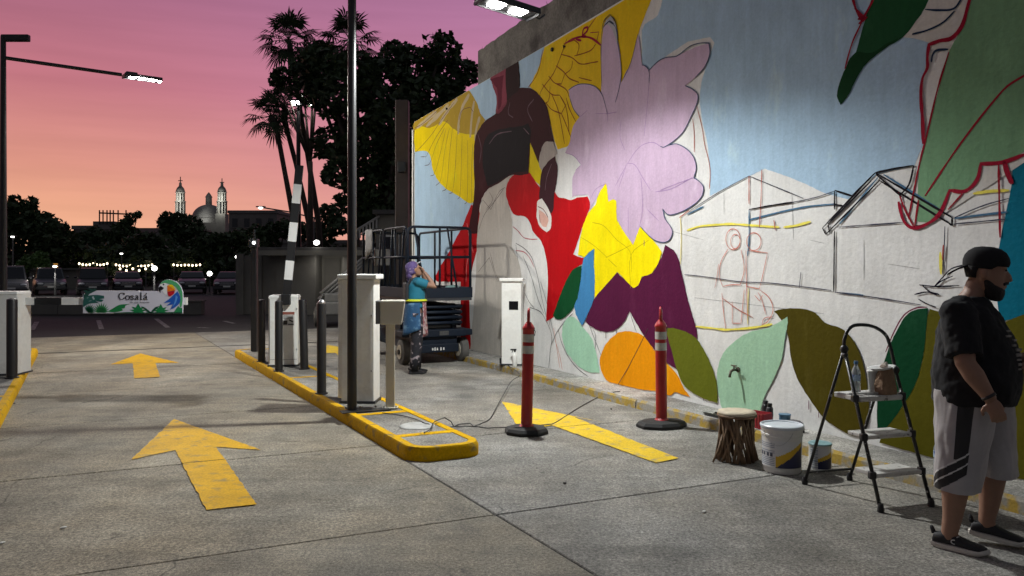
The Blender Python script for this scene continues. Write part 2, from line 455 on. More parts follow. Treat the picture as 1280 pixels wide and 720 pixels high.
marking('painted_arrow', [(627,502),(652,541),(690,532),(820,579),(848,573),(716,521),(758,529)], M_ROADP, 'faded yellow arrow on the lane between the two red delineator posts', 'road arrow')
marking('painted_arrow', [(409,431),(404,442),(419,441),(452,471),(476,468),(431,439.5),(446,438)], M_ROADP, 'worn yellow arrow behind the white cabinets, beside the scissor lift', 'road arrow')
for (p0, p1) in (((46,402),(40,412)), ((123,400),(127,411)), ((195,398),(210,409)), ((280,401),(293,404)), ((247,409),(262,409.5))):
    a, b = G(*p0), G(*p1); d = (b - a).normalized(); n_ = Vector((-d.y, d.x, 0))*0.06
    q = MB(); q.add([(p.x, p.y, -0.006) for p in (a-n_, b-n_, b+n_, a+n_)], [(0,1,2,3)])
    tag(q.build('parking_line', M_LINE, fix=False), 'thin white parking bay line on the dark lot', 'road line', 'parking bay lines')
# drain grate slot across the lane end
q = MB(); q.box((0,0,0.001), (12, 0.05, 0.006), 0)
o = q.build('drain_slot', mat('drain_dark', (0.02,0.02,0.02), 0.8), None); o.location = L(12.15, -2.2); o.rotation_euler = (0,0,math.atan2(LT.y, LT.x))
o.location.z = 0.001
tag(o, 'dark narrow drain channel crossing the lanes behind the arrows', 'drain')

# ------------------------------------------------------------------ the mural wall
def wall_top(s_):
    pts = [(0,4.65),(5.65,4.84),(7.75,4.93),(24,5.15)]
    for (a, b), (c, d) in zip(pts, pts[1:]):
        if s_ <= c: return b + (d-b)*(s_-a)/(c-a)
    return 5.15
wall = thing('mural_wall', 'long white plastered wall carrying a half finished mural of flowers, leaves and figure', 'wall')
def plaster(name, c, var=0.07, bump=0.22, rough=0.78, c2=None, lo=0.6, hi=0.75):
    return mat(name, c, rough, var, 1.6, bump, 28, spec=0.12, coords='World', speckle=0.05, spscale=14, stretch=(1,1,0.6), c2=c2, c2lo=lo, c2hi=hi, c2scale=1.3)
def mural_mat(name, c):
    """emulsion rolled and brushed on plaster: patchy coverage, upright roller streaks, plaster grain"""
    m = bpy.data.materials.new(name); m.use_nodes = True; N = m.node_tree.nodes; K = m.node_tree.links; b = N['Principled BSDF']
    b.inputs['Roughness'].default_value = 0.7; b.inputs['Specular IOR Level'].default_value = 0.05
    pos = N.new('ShaderNodeNewGeometry').outputs['Position']
    def ns(st, det, a, z, lo=0.3, hi=0.7):
        mp = N.new('ShaderNodeMapping'); mp.inputs['Scale'].default_value = st; K.new(pos, mp.inputs[0])
        n = N.new('ShaderNodeTexNoise'); n.inputs['Scale'].default_value = 1.0; n.inputs['Detail'].default_value = det; n.inputs['Roughness'].default_value = 0.65; K.new(mp.outputs[0], n.inputs['Vector'])
        r = N.new('ShaderNodeMapRange'); r.inputs['From Min'].default_value = lo; r.inputs['From Max'].default_value = hi; r.inputs['To Min'].default_value = a; r.inputs['To Max'].default_value = z; K.new(n.outputs['Fac'], r.inputs['Value']); return r.outputs[0], n
    def mul(x, y):
        q = N.new('ShaderNodeMath'); q.operation = 'MULTIPLY'; K.new(x, q.inputs[0]); K.new(y, q.inputs[1]); return q.outputs[0]
    f1, _ = ns((1.3,1.3,1.1), 4, 0.92, 1.07); f2, _ = ns((16,16,1.3), 4, 0.945, 1.045); f3, n3 = ns((34,34,34), 4, 0.93, 1.06)
    f4, _ = ns((5,5,2.2), 5, 0.94, 1.05)
    f = mul(mul(f1, f2), mul(f3, f4))
    th, _ = ns((3.2,3.2,1.4), 5, 0.0, 0.5, 0.58, 0.72)          # thin spots where the primer shows
    mx = N.new('ShaderNodeMix'); mx.data_type = 'RGBA'; mx.inputs['A'].default_value = (*c, 1); mx.inputs['B'].default_value = (min(0.75,c[0]*1.5+0.012),min(0.75,c[1]*1.5+0.012),min(0.75,c[2]*1.5+0.012),1); K.new(th, mx.inputs['Factor'])
    sv = N.new('ShaderNodeVectorMath'); sv.operation = 'SCALE'; K.new(mx.outputs['Result'], sv.inputs[0]); K.new(f, sv.inputs['Scale']); K.new(sv.outputs[0], b.inputs['Base Color'])
    nb = N.new('ShaderNodeTexNoise'); nb.inputs['Scale'].default_value = 26; nb.inputs['Detail'].default_value = 5; K.new(pos, nb.inputs['Vector'])
    bp = N.new('ShaderNodeBump'); bp.inputs['Strength'].default_value = 0.35; bp.inputs['Distance'].default_value = 0.01; K.new(nb.outputs['Fac'], bp.inputs['Height']); K.new(bp.outputs[0], b.inputs['Normal'])
    return m
M_WALL = mural_mat('white_plaster', (0.70,0.70,0.68))
q = MB(); prof = [(0,-0.05),(23.4,-0.05),(23.4,5.145),(7.75,4.93),(5.65,4.84),(0,4.65)]
q.prism(prof, lambda x, y, sd: WP(x, y, (-0.22, 0.0)[sd])); q.build('wall_body', M_WALL, wall)

PAINTS = {}
def pm(c):
    if c not in PAINTS: PAINTS[c] = mural_mat('mural_paint_%02x%02x%02x' % c, lin(*c)[:3])
    return PAINTS[c]
def to_wall(x, y, off):
    s_, h = S(x, y)
    return WP(s_, max(0.104, min(h, wall_top(s_)-0.004)), off)
def paint(name, pts, c, layer, parent=None, sm=True, label=None):
    P = smooth_path(pts, True, 6) if sm else smooth_path(pts, True, 6, 18)
    J = []                                        # hand-cut edge: a few millimetres of wander
    for i, (x, y) in enumerate(P):
        d = 0.55*noise.noise(Vector((x*0.23, y*0.23, layer+1.3))) + 0.35*noise.noise(Vector((x*0.9, y*0.9, layer+7.1)))
        e = 0.55*noise.noise(Vector((x*0.23+50, y*0.23, layer+1.3))) + 0.35*noise.noise(Vector((x*0.9+50, y*0.9, layer+7.1)))
        J.append((x+d, y+e))
    P = J
    q = MB(); q.add([to_wall(x, y, 0.0012 + 0.0011*layer) for x, y in P], [tuple(range(len(P)))])
    o = q.build(name, pm(c), parent or wall, fix=False)
    if label: o['label'] = label
    return o
def strokes(name, lines, w, c, layer, parent=None, sm=True, wob=0.25):
    q = MB()
    for ln in lines:
        ww = w*0.72
        P = smooth_path(ln, False, 4) if sm and len(ln) > 2 else ln
        if len(P) == 2: P = [(P[0][0]+(P[1][0]-P[0][0])*t/6, P[0][1]+(P[1][1]-P[0][1])*t/6) for t in range(7)]
        W = [S(*p) for p in P]; vs = []; fs = []
        for i, (a, b) in enumerate(W):
            p0 = W[max(i-1,0)]; p1 = W[min(i+1,len(W)-1)]
            dx, dy = p1[0]-p0[0], p1[1]-p0[1]; l = math.hypot(dx, dy) or 1
            h = ww/2*(1 + wob*noise.noise(Vector((a*9, b*9, layer)))*2) * (0.6 if i in (0, len(W)-1) else 1)
            for sg in (-1, 1):
                a2, b2 = a - dy/l*h*sg, b + dx/l*h*sg
                vs.append(WP(a2, max(0.104, min(b2, wall_top(a2)-0.004)), 0.0012 + 0.0011*layer))
        for i in range(len(W)-1): fs.append((2*i, 2*i+1, 2*i+3, 2*i+2))
        q.add(vs, fs)
    return q.build(name, pm(c), parent or wall, fix=False)

BLUE=(166,194,216); YEL=(226,200,8); BEI=(190,160,120); DBR=(54,13,20); RED=(176,8,18); GRY=(150,142,132); LIL=(196,172,196)
PUR=(82,24,58); ORA=(228,146,10); OLI=(92,98,22); OLD=(74,66,14); MINT=(158,196,166); DKG=(10,66,34); TEAL=(6,104,128); LEAF=(116,156,120); LFD=(22,72,40); WHT=(218,218,212)
BLK=(24,20,26); CRIM=(150,22,48); NAVY=(30,52,78)
# sky washes
paint('painted_sky', [(518.6,150),(600,100),(681,55),(676,82),(662,110),(640,120),(600,200),(595,240),(580,285),(545,350),(519,392)], BLUE, 0, sm=False)
paint('painted_sky', [(832,-30),(826,8),(822,20),(806,30),(802,38),(803,80),(812,87),(833,70),(860,52),(888,46),(893,54),(878,98),(875,130),(884,180),(888,213),(887,245),(937,220),(956,211),(980,219),(1009,231),(1030,241),(1060,249),(1076,234),(1096,218),(1143,207),(1154,179),(1152,111),(1158,76),(1163,54),(1163,-200),(1000,-120)], BLUE, 0, sm=False)
# left wing
w_l = paint('painted_wing', [(518.6,152),(586,112),(596,128),(601,142),(607,150),(598,164),(596,180),(575,195),(540,180),(518.6,172)], (168,140,44), 1)
paint('yellow_feathers', [(518.6,165),(527,158),(536,160),(546,156),(556,152),(566,160),(576,166),(588,168),(595,168),(592.5,195),(593,233),(592,253),(586,254),(580,250),(570,243),(558,236),(548,226),(541,212),(538,195),(532,188.5),(518.6,190)], YEL, 2, w_l)
strokes('bare_feather', [[(587,118),(579,132),(574,150),(573,168)],[(593,126),(590,146),(588,172)],[(572,124),(560,138),(549,156)],[(561,131),(547,145),(533,158)],[(600,146),(596,160),(594,176)],[(546,140),(533,150),(521,160)]], 0.13, (182,166,132), 3, w_l)
strokes('feather_lines', [[(520,190),(528,182),(540,168),(552,150),(568,128)],[(526,196),(533,196),(545,172),(560,150)],[(531,207),(537,205),(546,180),(556,160)],[(538,220),(543,218),(552,186),(558,160)],[(545,232),(551,226),(556,190),(562,160)],[(553,239),(558,236),(562,195),(566,160)],[(562,242),(566,240),(570,200),(572,165)],[(572,249),(575,246),(577,205),(578,170)],[(581,255),(584,252),(585,210),(585,175)],[(590,256),(590,215),(591,180)],[(519,160),(528,155),(540,145),(556,130),(572,122)],[(574,150),(578,138),(588,134),(592,140)]], 0.016, (96,60,60), 4, w_l)
# right wing
w_r = paint('painted_wing', [(680.5,59),(778,1.5),(822,-27),(814,0),(806,20),(798,43),(790,90),(730,150),(713,180),(708,184),(697,187),(692,172),(684,133),(677,122),(662,108),(675,80)], (228,190,8), 1, sm=False)
strokes('wing_line', [[(709,48),(702,68),(692,92),(676,115),(676,130)],[(660,110),(672,92),(679,62)],[(702,68),(715,72),(726,80),(742,78),(748,77)],[(695,82),(705,90),(712,98),(724,103)],[(686,95),(694,104),(702,105),(706,93)],[(678,105),(690,118),(700,119)],[(706,93),(714,86),(716,76)],[(718,70),(732,66),(740,62),(745,55)],[(705,55),(718,50),(724,56),(721,70)],[(688,108),(686,126),(682,129)],[(690,118),(698,138),(706,180)],[(700,119),(708,135),(712,168)],[(708,122),(712,136),(720,152)],[(694,104),(708,112),(712,122)],[(683,129),(690,137),(702,142),(708,130)],[(724,97),(740,101)],[(702,142),(708,156),(714,172)]], 0.022, (142,70,10), 3, w_r)
strokes('wing_scribble', [[(706,55),(716,49),(728,46),(740,48),(752,57)],[(728,46),(730,36),(735,34),(734,39),(727,46)],[(720,49),(727,51)],[(722,47),(733,45)]], 0.04, CRIM, 4, w_r)
strokes('wing_scribble', [[(735,36),(746,21)],[(746,52),(749,40),(738,41)]], 0.016, CRIM, 4, w_r)
paint('painted_strip', [(662,176),(669,190),(675,204),(677,215),(677,234),(671,228),(661,218)], (220,198,10), 1)
# figure
fig = paint('painted_figure', [(634,126),(642,116),(649,110),(658,110),(667,112),(677,122),(684,133),(690,163),(693,178),(684,181),(677,189),(674,204),(663,178),(662,200),(661,217),(651,219),(640,219),(624,229),(610,237),(603,248),(600,258),(597,292),(585,292),(592,253),(593.5,233),(592.5,195),(595,170),(600,160),(607,151),(620,142)], DBR, 5)
paint('dark_vest', [(604,186),(608,172),(618,164),(634,160),(650,158),(661,154),(664,164),(661,190),(660,214),(640,217),(622,228),(610,233),(607,222),(604,208)], (18,14,20), 6, fig)
paint('painted_neck', [(613,98),(622,89),(633,83),(636,104),(634,128),(624,142),(620,142),(621,122),(617,110)], (132,58,74), 5, fig)
paint('neck_shade', [(613,99),(630,94),(628,112),(627,132),(623,138),(622,112),(617,104)], (96,22,44), 6, fig)
paint('painted_head', [(633,84),(640,79),(648,74),(649,84),(650,96),(649,112),(640,120),(634,126)], (36,12,15), 6, fig)
paint('painted_forearm', [(694,195),(697.5,210),(696,230),(693.5,242),(692,262),(689,267),(680,251),(674,248),(676,225),(678,213),(685,203)], (60,30,38), 6, fig)
paint('primed_elbow', [(682,178),(692,177),(697,192),(694,195),(685,203),(677,213),(674,203),(677,188)], (176,168,162), 6, fig)
strokes('body_highlight', [[(598,168),(602,185),(600,204)],[(612,180),(622,168),(640,164)],[(668,124),(660,136),(666,152)],[(638,128),(636,142),(642,147)],[(655,160),(662,168)],[(690,205),(684,222),(682,238)]], 0.022, (110,86,96), 7, fig)
# trousers and cloth
tr = paint('painted_trousers', [(641,219),(628,224),(610,236),(603,248),(597,290),(595,347),(588,440),(600,450),(651,459),(652,345),(647,323),(640,308),(640,278),(637,260),(632,240),(641,228)], (184,179,171), 3, sm=False)
strokes('trouser_line', [[(604,250),(614,262),(624,240),(632,234)],[(598,290),(606,268),(620,250),(630,236)],[(612,240),(616,250),(608,262)],[(598,340),(612,322),(622,352)],[(613,316),(618,336),(624,352)]], 0.014, (92,84,84), 4, tr)
cloth = paint('painted_red_cloth', [(632.5,240),(635,228),(642,219),(652,217),(662,215),(672,230),(678,238),(684,262),(694,240),(698,246),(706,248),(714,250),(722,247),(735,245.5),(738,255),(733,272),(727,288),(717,317.5),(724,321),(731,323),(729,329),(720,335),(712,345),(703,363),(697,385),(692,396),(683,402),(685,347),(682.5,320),(677,302),(667,290),(661,275),(655,270),(643,268),(637,257)], RED, 4)
paint('painted_red_cloth', [(589,256),(577,285),(560,317),(543,347),(546,352),(576,352),(576,400),(577,436),(589,438),(588,350),(602,292),(599,258)], (166,6,16), 2, sm=False)
strokes('cloth_highlight', [[(584,279),(588,310),(584,330),(583,352)],[(588,296),(592,316)]], 0.03, (214,120,120), 5, cloth)
hand = paint('painted_hand', [(673,251),(678,248),(684,258),(689,268),(690,278),(688,287),(684,290),(677,285),(672,275),(671.5,262)], (222,216,210), 7)
paint('hand_tone', [(674,262),(680,266),(686,274),(684,284),(678,282),(675,272)], (214,170,156), 8, hand)
strokes('hand_line', [[(675,268),(676,279)],[(673,258),(680,262),(686,272)]], 0.02, (120,70,70), 9, hand)
strokes('drapery_sketch', [[(641,283),(648,289),(655,297),(664,299),(672,299)],[(645,313),(655,315),(662,322),(668,334)]], 0.018, (176,84,96), 2)
strokes('drapery_sketch', [[(645,304),(656,311),(665,322),(672,345),(678,375),(683,396)],[(654,320),(664,345),(672,372),(680,392)],[(645,306),(647,322),(650,336)],[(656,366),(662,378),(668,385)],[(662,384),(676,390),(684,404)],[(612,358),(618,380),(622,400),(628,420)],[(612,358),(622,362),(630,372)],[(598,412),(606,402),(616,398),(624,396)]], 0.013, (52,48,56), 2)
strokes('stem_sketch', [[(684,402),(690,420),(688,440),(686,462)],[(716,392),(706,402),(696,416),(690,430)],[(676,352),(684,380),(694,425)],[(698,412),(703,430),(712,448),(724,462),(736,471)],[(722,382),(735,402),(742,420),(750,440),(754,452)],[(788,391),(792,404),(796,415)],[(742,412),(745,420),(744,438)]], 0.011, (50,46,52), 4)
strokes('stem_sketch', [[(692,410),(697,440),(700,460)],[(694,425),(700,445),(703,462)]], 0.012, (190,100,70), 3)
# flower
flower = paint('painted_flower', [(711,113),(718,108),(727,105),(742,107),(752,116),(752.5,90),(752,67),(754,40),(757,30),(764,28),(770,40),(774,56),(777,83),(777,104),(782,92),(789,79),(794,60),(798,43),(801,60),(803,80),(808,83),(812,88),(823,77),(833,72),(847,70),(863,62),(876,57),(887,54.5),(888,67),(882,83),(870,97),(857,107),(867,112),(873,119),(872,129),(865,145),(856,163),(847,173),(831,184),(847,180),(860,187),(868,197),(871,210),(868,222),(874,226),(880,234),(877,247),(862,260),(843,268),(835,268),(829,261),(832,273),(840,285),(841,293),(835,302),(823,302),(813,296),(801,283),(792,306),(782,292),(772,275),(771,251),(761,252),(758,231),(750,241),(738,263),(738,250),(735,243),(718,245),(716,247),(716,225),(720,213),(727,206),(718,195),(707,191),(713,177),(717,158),(725,146),(718,137),(713,123)], LIL, 6, label='big lilac painted flower with pencilled petals')
strokes('petal_outline', [[(711,113),(718,108),(727,105),(742,107),(752,116),(757,130),(760,143)],[(753,108),(752,67),(754,36),(762,27),(770,34),(773,55),(777,83),(776,104),(770,128)],[(778,102),(789,79),(798,43)],[(803,81),(808,83),(812,89),(812,104)],[(812,88),(823,77),(833,72),(847,70),(863,58),(876,54),(887,54),(888,67),(882,83),(870,97)],[(857,107),(867,112),(873,119),(872,129),(865,145),(856,163),(847,173),(831,184),(826,183)],[(838,181),(847,180),(860,187),(868,197),(871,210),(868,222),(874,226),(880,234),(877,247),(862,260),(843,268),(835,268),(829,261),(832,273),(840,285),(841,293),(835,302),(823,302),(813,296),(801,283)],[(725,146),(718,137),(713,123)]], 0.016, (70,84,112), 8, flower)
strokes('petal_crease', [[(784,206),(800,184),(816,178),(828,184)],[(785,204),(794,206),(804,222),(814,238)],[(774,235),(784,206),(770,232)],[(868,222),(846,230),(826,238)],[(777,150),(776,172),(782,188)],[(820,240),(840,236),(866,222)],[(802,222),(804,260),(800,284)],[(810,262),(824,276)],[(735,138),(726,146)],[(745,142),(760,142),(772,140)],[(760,136),(760,152)],[(786,260),(786,292)],[(720,213),(727,206),(718,195),(707,191)],[(738,250),(746,236),(758,230)],[(812,104),(810,130),(806,170)]], 0.012, (164,136,178), 8, flower)
paint('bare_petal_tip', [(756,30),(759,24),(764,20),(770,30),(773,44),(772,56),(768,42),(762,32)], (176,176,178), 7, flower)
strokes('tip_outline', [[(753,36),(756,26),(763,18),(770,27),(773,50)],[(757,31),(763,26),(768,30)]], 0.018, (50,54,66), 9, flower)
strokes('side_sketch', [[(866,148),(868,165),(868,190)],[(871,132),(878,160),(881,180),(886,200),(888,215),(887,236)]], 0.014, (176,110,100), 3)
# yellow heart
heart = paint('painted_yellow_calyx', [(758,229),(750,241),(745,256),(736,266),(728,287),(723,318),(731,322),(737,315),(744,311),(743,340),(744,372),(753,362),(772.5,340),(792,360),(798,357),(803,346),(815,342),(823,330),(828,315),(822,306),(813,296),(801,283),(792,306),(782,292),(772,275),(771,251),(767,249),(761,252),(760,238)], (240,220,6), 8, sm=False)
strokes('calyx_crease', [[(741,278),(755,282),(772,300),(788,314),(790,340)],[(789,360),(790,318),(812,300)],[(726,296),(742,306),(760,322)],[(758,322),(775,314),(790,306)],[(761,324),(772,334)]], 0.010, (178,158,20), 9, heart)
# leaves round the heart
paint('painted_purple_petals', [(832,306),(843,313),(848,322),(853,343),(860,373),(865,390),(872,424),(860,450),(847,462),(833,452),(818,436),(807,422),(798,407),(787.5,389),(780,403),(770,412),(758,415),(747,412),(738,407),(732,402),(738,385),(744,372),(753,362),(772,340.5),(792,360),(797,357),(803,347),(815,342),(823,330),(829,317)], PUR, 7, label='dark purple painted petals under the yellow calyx')
paint('painted_orange_petal', [(750,450),(758,430),(770,418),(782,414),(797,416),(807,422),(818,437),(833,453),(847,468),(855,485),(863,496),(853,493),(845,490),(838,494),(820,489),(803,487),(778,482),(762,478),(753,465)], ORA, 6)
paint('painted_leaf', [(832.5,410),(847,411),(863,417),(873,425),(885,445),(893,465),(897,483),(898,504),(883,499),(865,490),(855,480),(847,462),(840,437),(835,420)], (98,104,28), 9, label='olive painted leaf touching the orange petal')
paint('painted_leaf', [(743,311),(736,317),(730,325),(727,347),(723,372),(719,384),(723,398),(729,407),(734,395),(742,377),(744.5,352),(743,330)], (64,128,178), 10, label='narrow blue painted leaf')
paint('painted_leaf', [(728,332),(717,337),(709,350),(702,366),(692,394),(697,399),(706,397),(714,389),(720,380),(724,365),(727,347)], (8,70,36), 9, label='small dark green painted leaf beside the red cloth')
paint('painted_leaf', [(712,396),(720,398),(729,409),(740,423),(746,443),(750,466),(738,465),(728,461),(718,452),(709,440),(704,425),(703,412),(707,401)], (160,204,176), 6, label='small mint painted leaf near the orange petal')
paint('painted_leaf', [(985,396),(976,402),(959,410),(938,415),(917.5,428),(903,445),(897,470),(900,497),(904,512),(930,518),(949,522),(956,497),(967.5,474),(978,449),(982,422),(985.5,405)], MINT, 9, label='large pale mint painted leaf behind the wall tap')
paint('painted_leaf', [(968.5,389),(980,386),(1005,386),(1020,391),(1032,403),(1053,411),(1067.5,426),(1078,449),(1084,475),(1087,500),(1086,526),(1080,548),(1060,542),(1040,530),(1030,522),(1013,499),(997,472),(990,449),(985,417),(978,401)], OLD, 8, label='large brownish olive painted leaf behind the step ladder')
paint('painted_leaf', [(1161,385),(1146,387),(1133,395),(1120,417),(1110,440),(1099,480),(1097,545),(1106,538),(1132,503),(1147,475),(1155,442),(1159,410)], (10,62,36), 8, label='dark green painted leaf behind the step ladder')
strokes('leaf_outline', [[(1160,384),(1146,385),(1131,394),(1118,416),(1108,440)]], 0.016, (110,50,70), 9)
paint('painted_leaf', [(1163,386),(1159,400),(1155,442),(1147,475),(1132,503),(1105,538),(1100,553),(1130,562),(1170,573),(1290,604),(1440,640),(1450,440),(1330,392),(1290,390),(1262,400),(1240,415),(1200,398)], (86,82,18), 7, sm=False, label='broad olive painted leaf behind the walking man')
paint('painted_teal_field', [(1267,202),(1264,234),(1251,298),(1245,350),(1250,402),(1290,396),(1450,420),(1450,130),(1330,172)], TEAL, 3, sm=False)
# big leaves at the top right
paint('primed_band', [(1140,-180),(1162,0),(1150,20),(1126,46),(1146,49),(1163,54),(1163,63),(1186,62),(1178,95),(1160,165),(1150,205),(1143,230),(1128,262),(1140,282),(1160,280),(1240,230),(1300,190),(1300,-260)], (202,200,194), 4, sm=False)
paint('painted_leaf', [(1092,-10),(1077,42),(1070,66),(1055,91),(1047,119),(1051,131),(1060,120),(1080,84),(1106,61),(1130,46),(1146,26),(1157,10),(1168,-20),(1195,-90),(1170,-170),(1120,-120)], (28,78,46), 5, label='hanging dark green painted leaf')
paint('leaf_tip', [(1070,66),(1055,91),(1047,119),(1051,131),(1060,120),(1080,84),(1106,61),(1128,46),(1110,54),(1090,66)], (12,58,28), 6)
paint('painted_leaf', [(1218,-10),(1199,42),(1188,63),(1174,111),(1159,169),(1150,207),(1147,277),(1163,277),(1175,267),(1187,238),(1207,238),(1222,222),(1227,204),(1254,202),(1280,190),(1340,150),(1420,60),(1430,-200),(1300,-300),(1235,-120)], LEAF, 6, label='huge soft green painted leaf with crimson outline')
strokes('crimson_outline', [[(1216,-12),(1210,10),(1203,33),(1190,48),(1176,51),(1162,56),(1160,72),(1160,85),(1154,98),(1152,120),(1154,150),(1155,180)],[(1282,193),(1254,203),(1227,205),(1222,225),(1207,239),(1188,238),(1176,266),(1163,278),(1143,285),(1131,277),(1124,252)],[(1256,202),(1260,216),(1266,230)]], 0.042, (146,20,46), 8)
strokes('crimson_line', [[(1187,65),(1173,111),(1159,170),(1150,205),(1137,270)],[(1284,93),(1260,108),(1240,130),(1220,155),(1194,190),(1157,245)],[(1078,28),(1066,54),(1057,86)],[(1249,206),(1250,250),(1251,297)],[(1144,285),(1132,262),(1124,240)],[(1144,284),(1149,250)],[(1204,242),(1186,262)]], 0.022, (142,26,44), 8)
strokes('crimson_scribble', [[(1066,-4),(1071,12),(1078,26),(1088,8),(1094,-4)],[(1069,10),(1082,24)],[(1073,24),(1084,22),(1074,30)]], 0.03, (146,20,46), 8)
strokes('blue_sketch', [[(1157,12),(1175,13),(1193,11),(1203,-2)],[(1141,43),(1160,38),(1180,28),(1194,14)],[(1165,78),(1167,68),(1172,63),(1186,62)]], 0.022, NAVY, 8)
# houses in outline
strokes('house_sketch', [[(1095,216),(1029,285)],[(1029,285),(1033,293)],[(1033,293),(1100,226)],[(1036,281),(1038,291)],[(1044,288),(1043,365)],[(1095,216),(1191,272)],[(1099,225),(1187,279)],[(1191,272),(1191,282),(1187,279)],[(1095,216),(1118,211),(1143,207)],[(1143,207),(1137,231),(1125,245)],[(1044,238),(1066,245),(1095,216)],[(1044,239),(1044,262)],[(1044,256),(1054,257)],[(937,262),(964,257),(991,253)],[(1096,218),(1128,246)],[(1036,280),(1090,226)]], 0.022, BLK, 8)
strokes('house_sketch', [[(991,253),(1020,247),(1044,239)],[(1182,283),(1181,312),(1179,342)],[(1044,365),(1096,372),(1152,381)],[(1194,272),(1230,257),(1262,248)],[(1194,280),(1258,274)],[(862,264),(900,240),(937,220)],[(856,343),(890,347),(925,352),(966,354),(1040,363)],[(937,220),(1005,248)],[(1047,284),(1090,281),(1130,278)],[(1000,360),(1002,340)]], 0.013, (66,66,80), 8)
strokes('house_sketch', [[(937,275),(960,269),(985,263),(1012,258),(1044,255)],[(1105,218),(1150,246),(1187,270)],[(1194,273),(1225,269),(1260,265)],[(937,262),(937,300),(935,320)],[(1050,366),(1080,369)],[(1050,280),(1098,222)],[(860,268),(880,258)]], 0.022, (74,110,138), 7)
strokes('house_sketch', [[(937,220),(937,255)],[(953,212),(952,250),(950,284)],[(862,263),(850,272)],[(1180,306),(1179,325)],[(968,275),(970,288)]], 0.016, (170,84,70), 8)
strokes('yellow_sketch', [[(859,288),(875,283),(895,281),(915,280),(945,282),(975,284)],[(980,284),(995,282),(1014,277)],[(1217,242),(1240,239),(1262,238)],[(870,408),(890,410),(908,412),(945,409),(966,405)],[(1176,315),(1177,343)]], 0.030, (226,214,96), 7)
strokes('yellow_sketch', [[(851,270),(852,300),(851,330)],[(936,360),(935,405)]], 0.02, (224,214,150), 6)
def ellp(cx, cy, rx, ry, n=14): return [(cx+rx*math.cos(2*math.pi*k/n), cy+ry*math.sin(2*math.pi*k/n)) for k in range(n+1)]
strokes('figure_sketch', [ellp(917,299,9,13), ellp(920,302,6,9), ellp(943,302,9,11), [(911,311),(902,327),(900,345),(904,358),(915,356),(926,356),(931,337),(927,312)],[(903,366),(905,390),(908,411)],[(916,377),(916,404),(927,404),(931,362)],[(935,313),(960,316),(955,340),(950,361),(934,358)],[(948,365),(953,375),(958,393)],[(944,369),(950,376),(954,369)],[(950,362),(962,372),(967,388),(960,402),(953,406),(956,398),(966,396)],[(899,330),(896,352),(894,360)],[(903,372),(922,386),(942,397)],[(933,313),(934,358),(935,400)]], 0.011, (196,120,104), 7)
strokes('bird_sketch', [[(1207,331),(1190,336),(1180,346),(1169,358)],[(1153,356),(1162,364),(1172,369)],[(1144,368),(1160,365),(1175,368)],[(1149,374),(1160,380),(1171,384)],[(1192,345),(1178,351),(1169,358),(1200,357)],[(1150,356),(1168,358),(1190,358)]], 0.014, (26,20,36), 8)
paint('wall_scuff', [(704,56),(708,58),(705,61)], (10,10,10), 9)
q = MB(); p = WP(*S(691,62), 0.004); q.cyl(p, p + WN*0.02, 0.03, 0.03, 12); q.build('wall_hole_sleeve', mat('hole_dark', (0.01,0.01,0.01), 0.9), wall)
q = MB(); p = WP(*S(559,136), 0.004); q.cyl(p, p + WN*0.02, 0.022, 0.022, 12); q.build('wall_hole_sleeve', MATS['hole_dark'], wall)
strokes('paint_drip', [[(758,415),(758,423)],[(771,411),(771.5,417)],[(688,398),(688,407)],[(934,517),(934,521)],[(1012,500),(1012,512)],[(1024,515),(1024.5,522)],[(880,498),(880,501)],[(806,300),(806,308)]], 0.016, (120,90,100), 9)
strokes('pencil_mark', [[(700,250),(880,300)],[(905,236),(905,268)],[(1012,300),(1030,304)],[(868,372),(1030,392)],[(990,240),(992,300)],[(1080,300),(1080,350)],[(1110,330),(1150,336)]], 0.006, (150,150,150), 1)
# white edge strip of the wall's far end
q = MB(); q.prism([(-0.10,0),(-0.012,0),(-0.012,4.5),(-0.10,4.5)], lambda x, y, sd: WP(x, y, (-0.12, 0.03)[sd])); q.build('edge_pipe', mat('white_pipe', (0.62,0.62,0.58), 0.5, 0.1, 3), wall, bevel=0.02)

# rough grey parapet standing just behind the mural
par = thing('parapet_wall', 'rough unpainted grey plaster wall rising above the mural', 'wall')
M_PAR = mat('grey_render', (0.15,0.142,0.125), 0.95, 0.35, 2.5, 0.9, 22, coords='World', speckle=0.25, spscale=30, c2=(0.07,0.062,0.055), c2lo=0.5, c2hi=0.66, c2scale=2.0)
top = []; s_ = 2.8
while s_ < 24.0:
    top.append((s_, 5.50 + 0.045*(s_-2.8) + 0.05*noise.noise(Vector((s_*2.1, 0, 3))) + 0.03*noise.noise(Vector((s_*9, 4, 3))))); s_ += 0.12
q = MB(); q.prism([(2.8, 0.0), (24.0, 0.0)] + top[::-1], lambda x, y, sd: WP(x, y, (-0.55, -0.23)[sd])); q.build('render_coat', M_PAR, par)
q = MB()
for s2, h2 in top[:90:7]:
    b = WP(s2, h2-0.02, -0.3)
    for k in range(3):
        q.tube([b, b + Vector((rnd.uniform(-.05,.05), rnd.uniform(-.05,.05), rnd.uniform(.04,.11)))], [0.008, 0.002], 4)
q.build('dry_weed', mat('dry_weed', (0.05,0.05,0.025), 0.9), par)
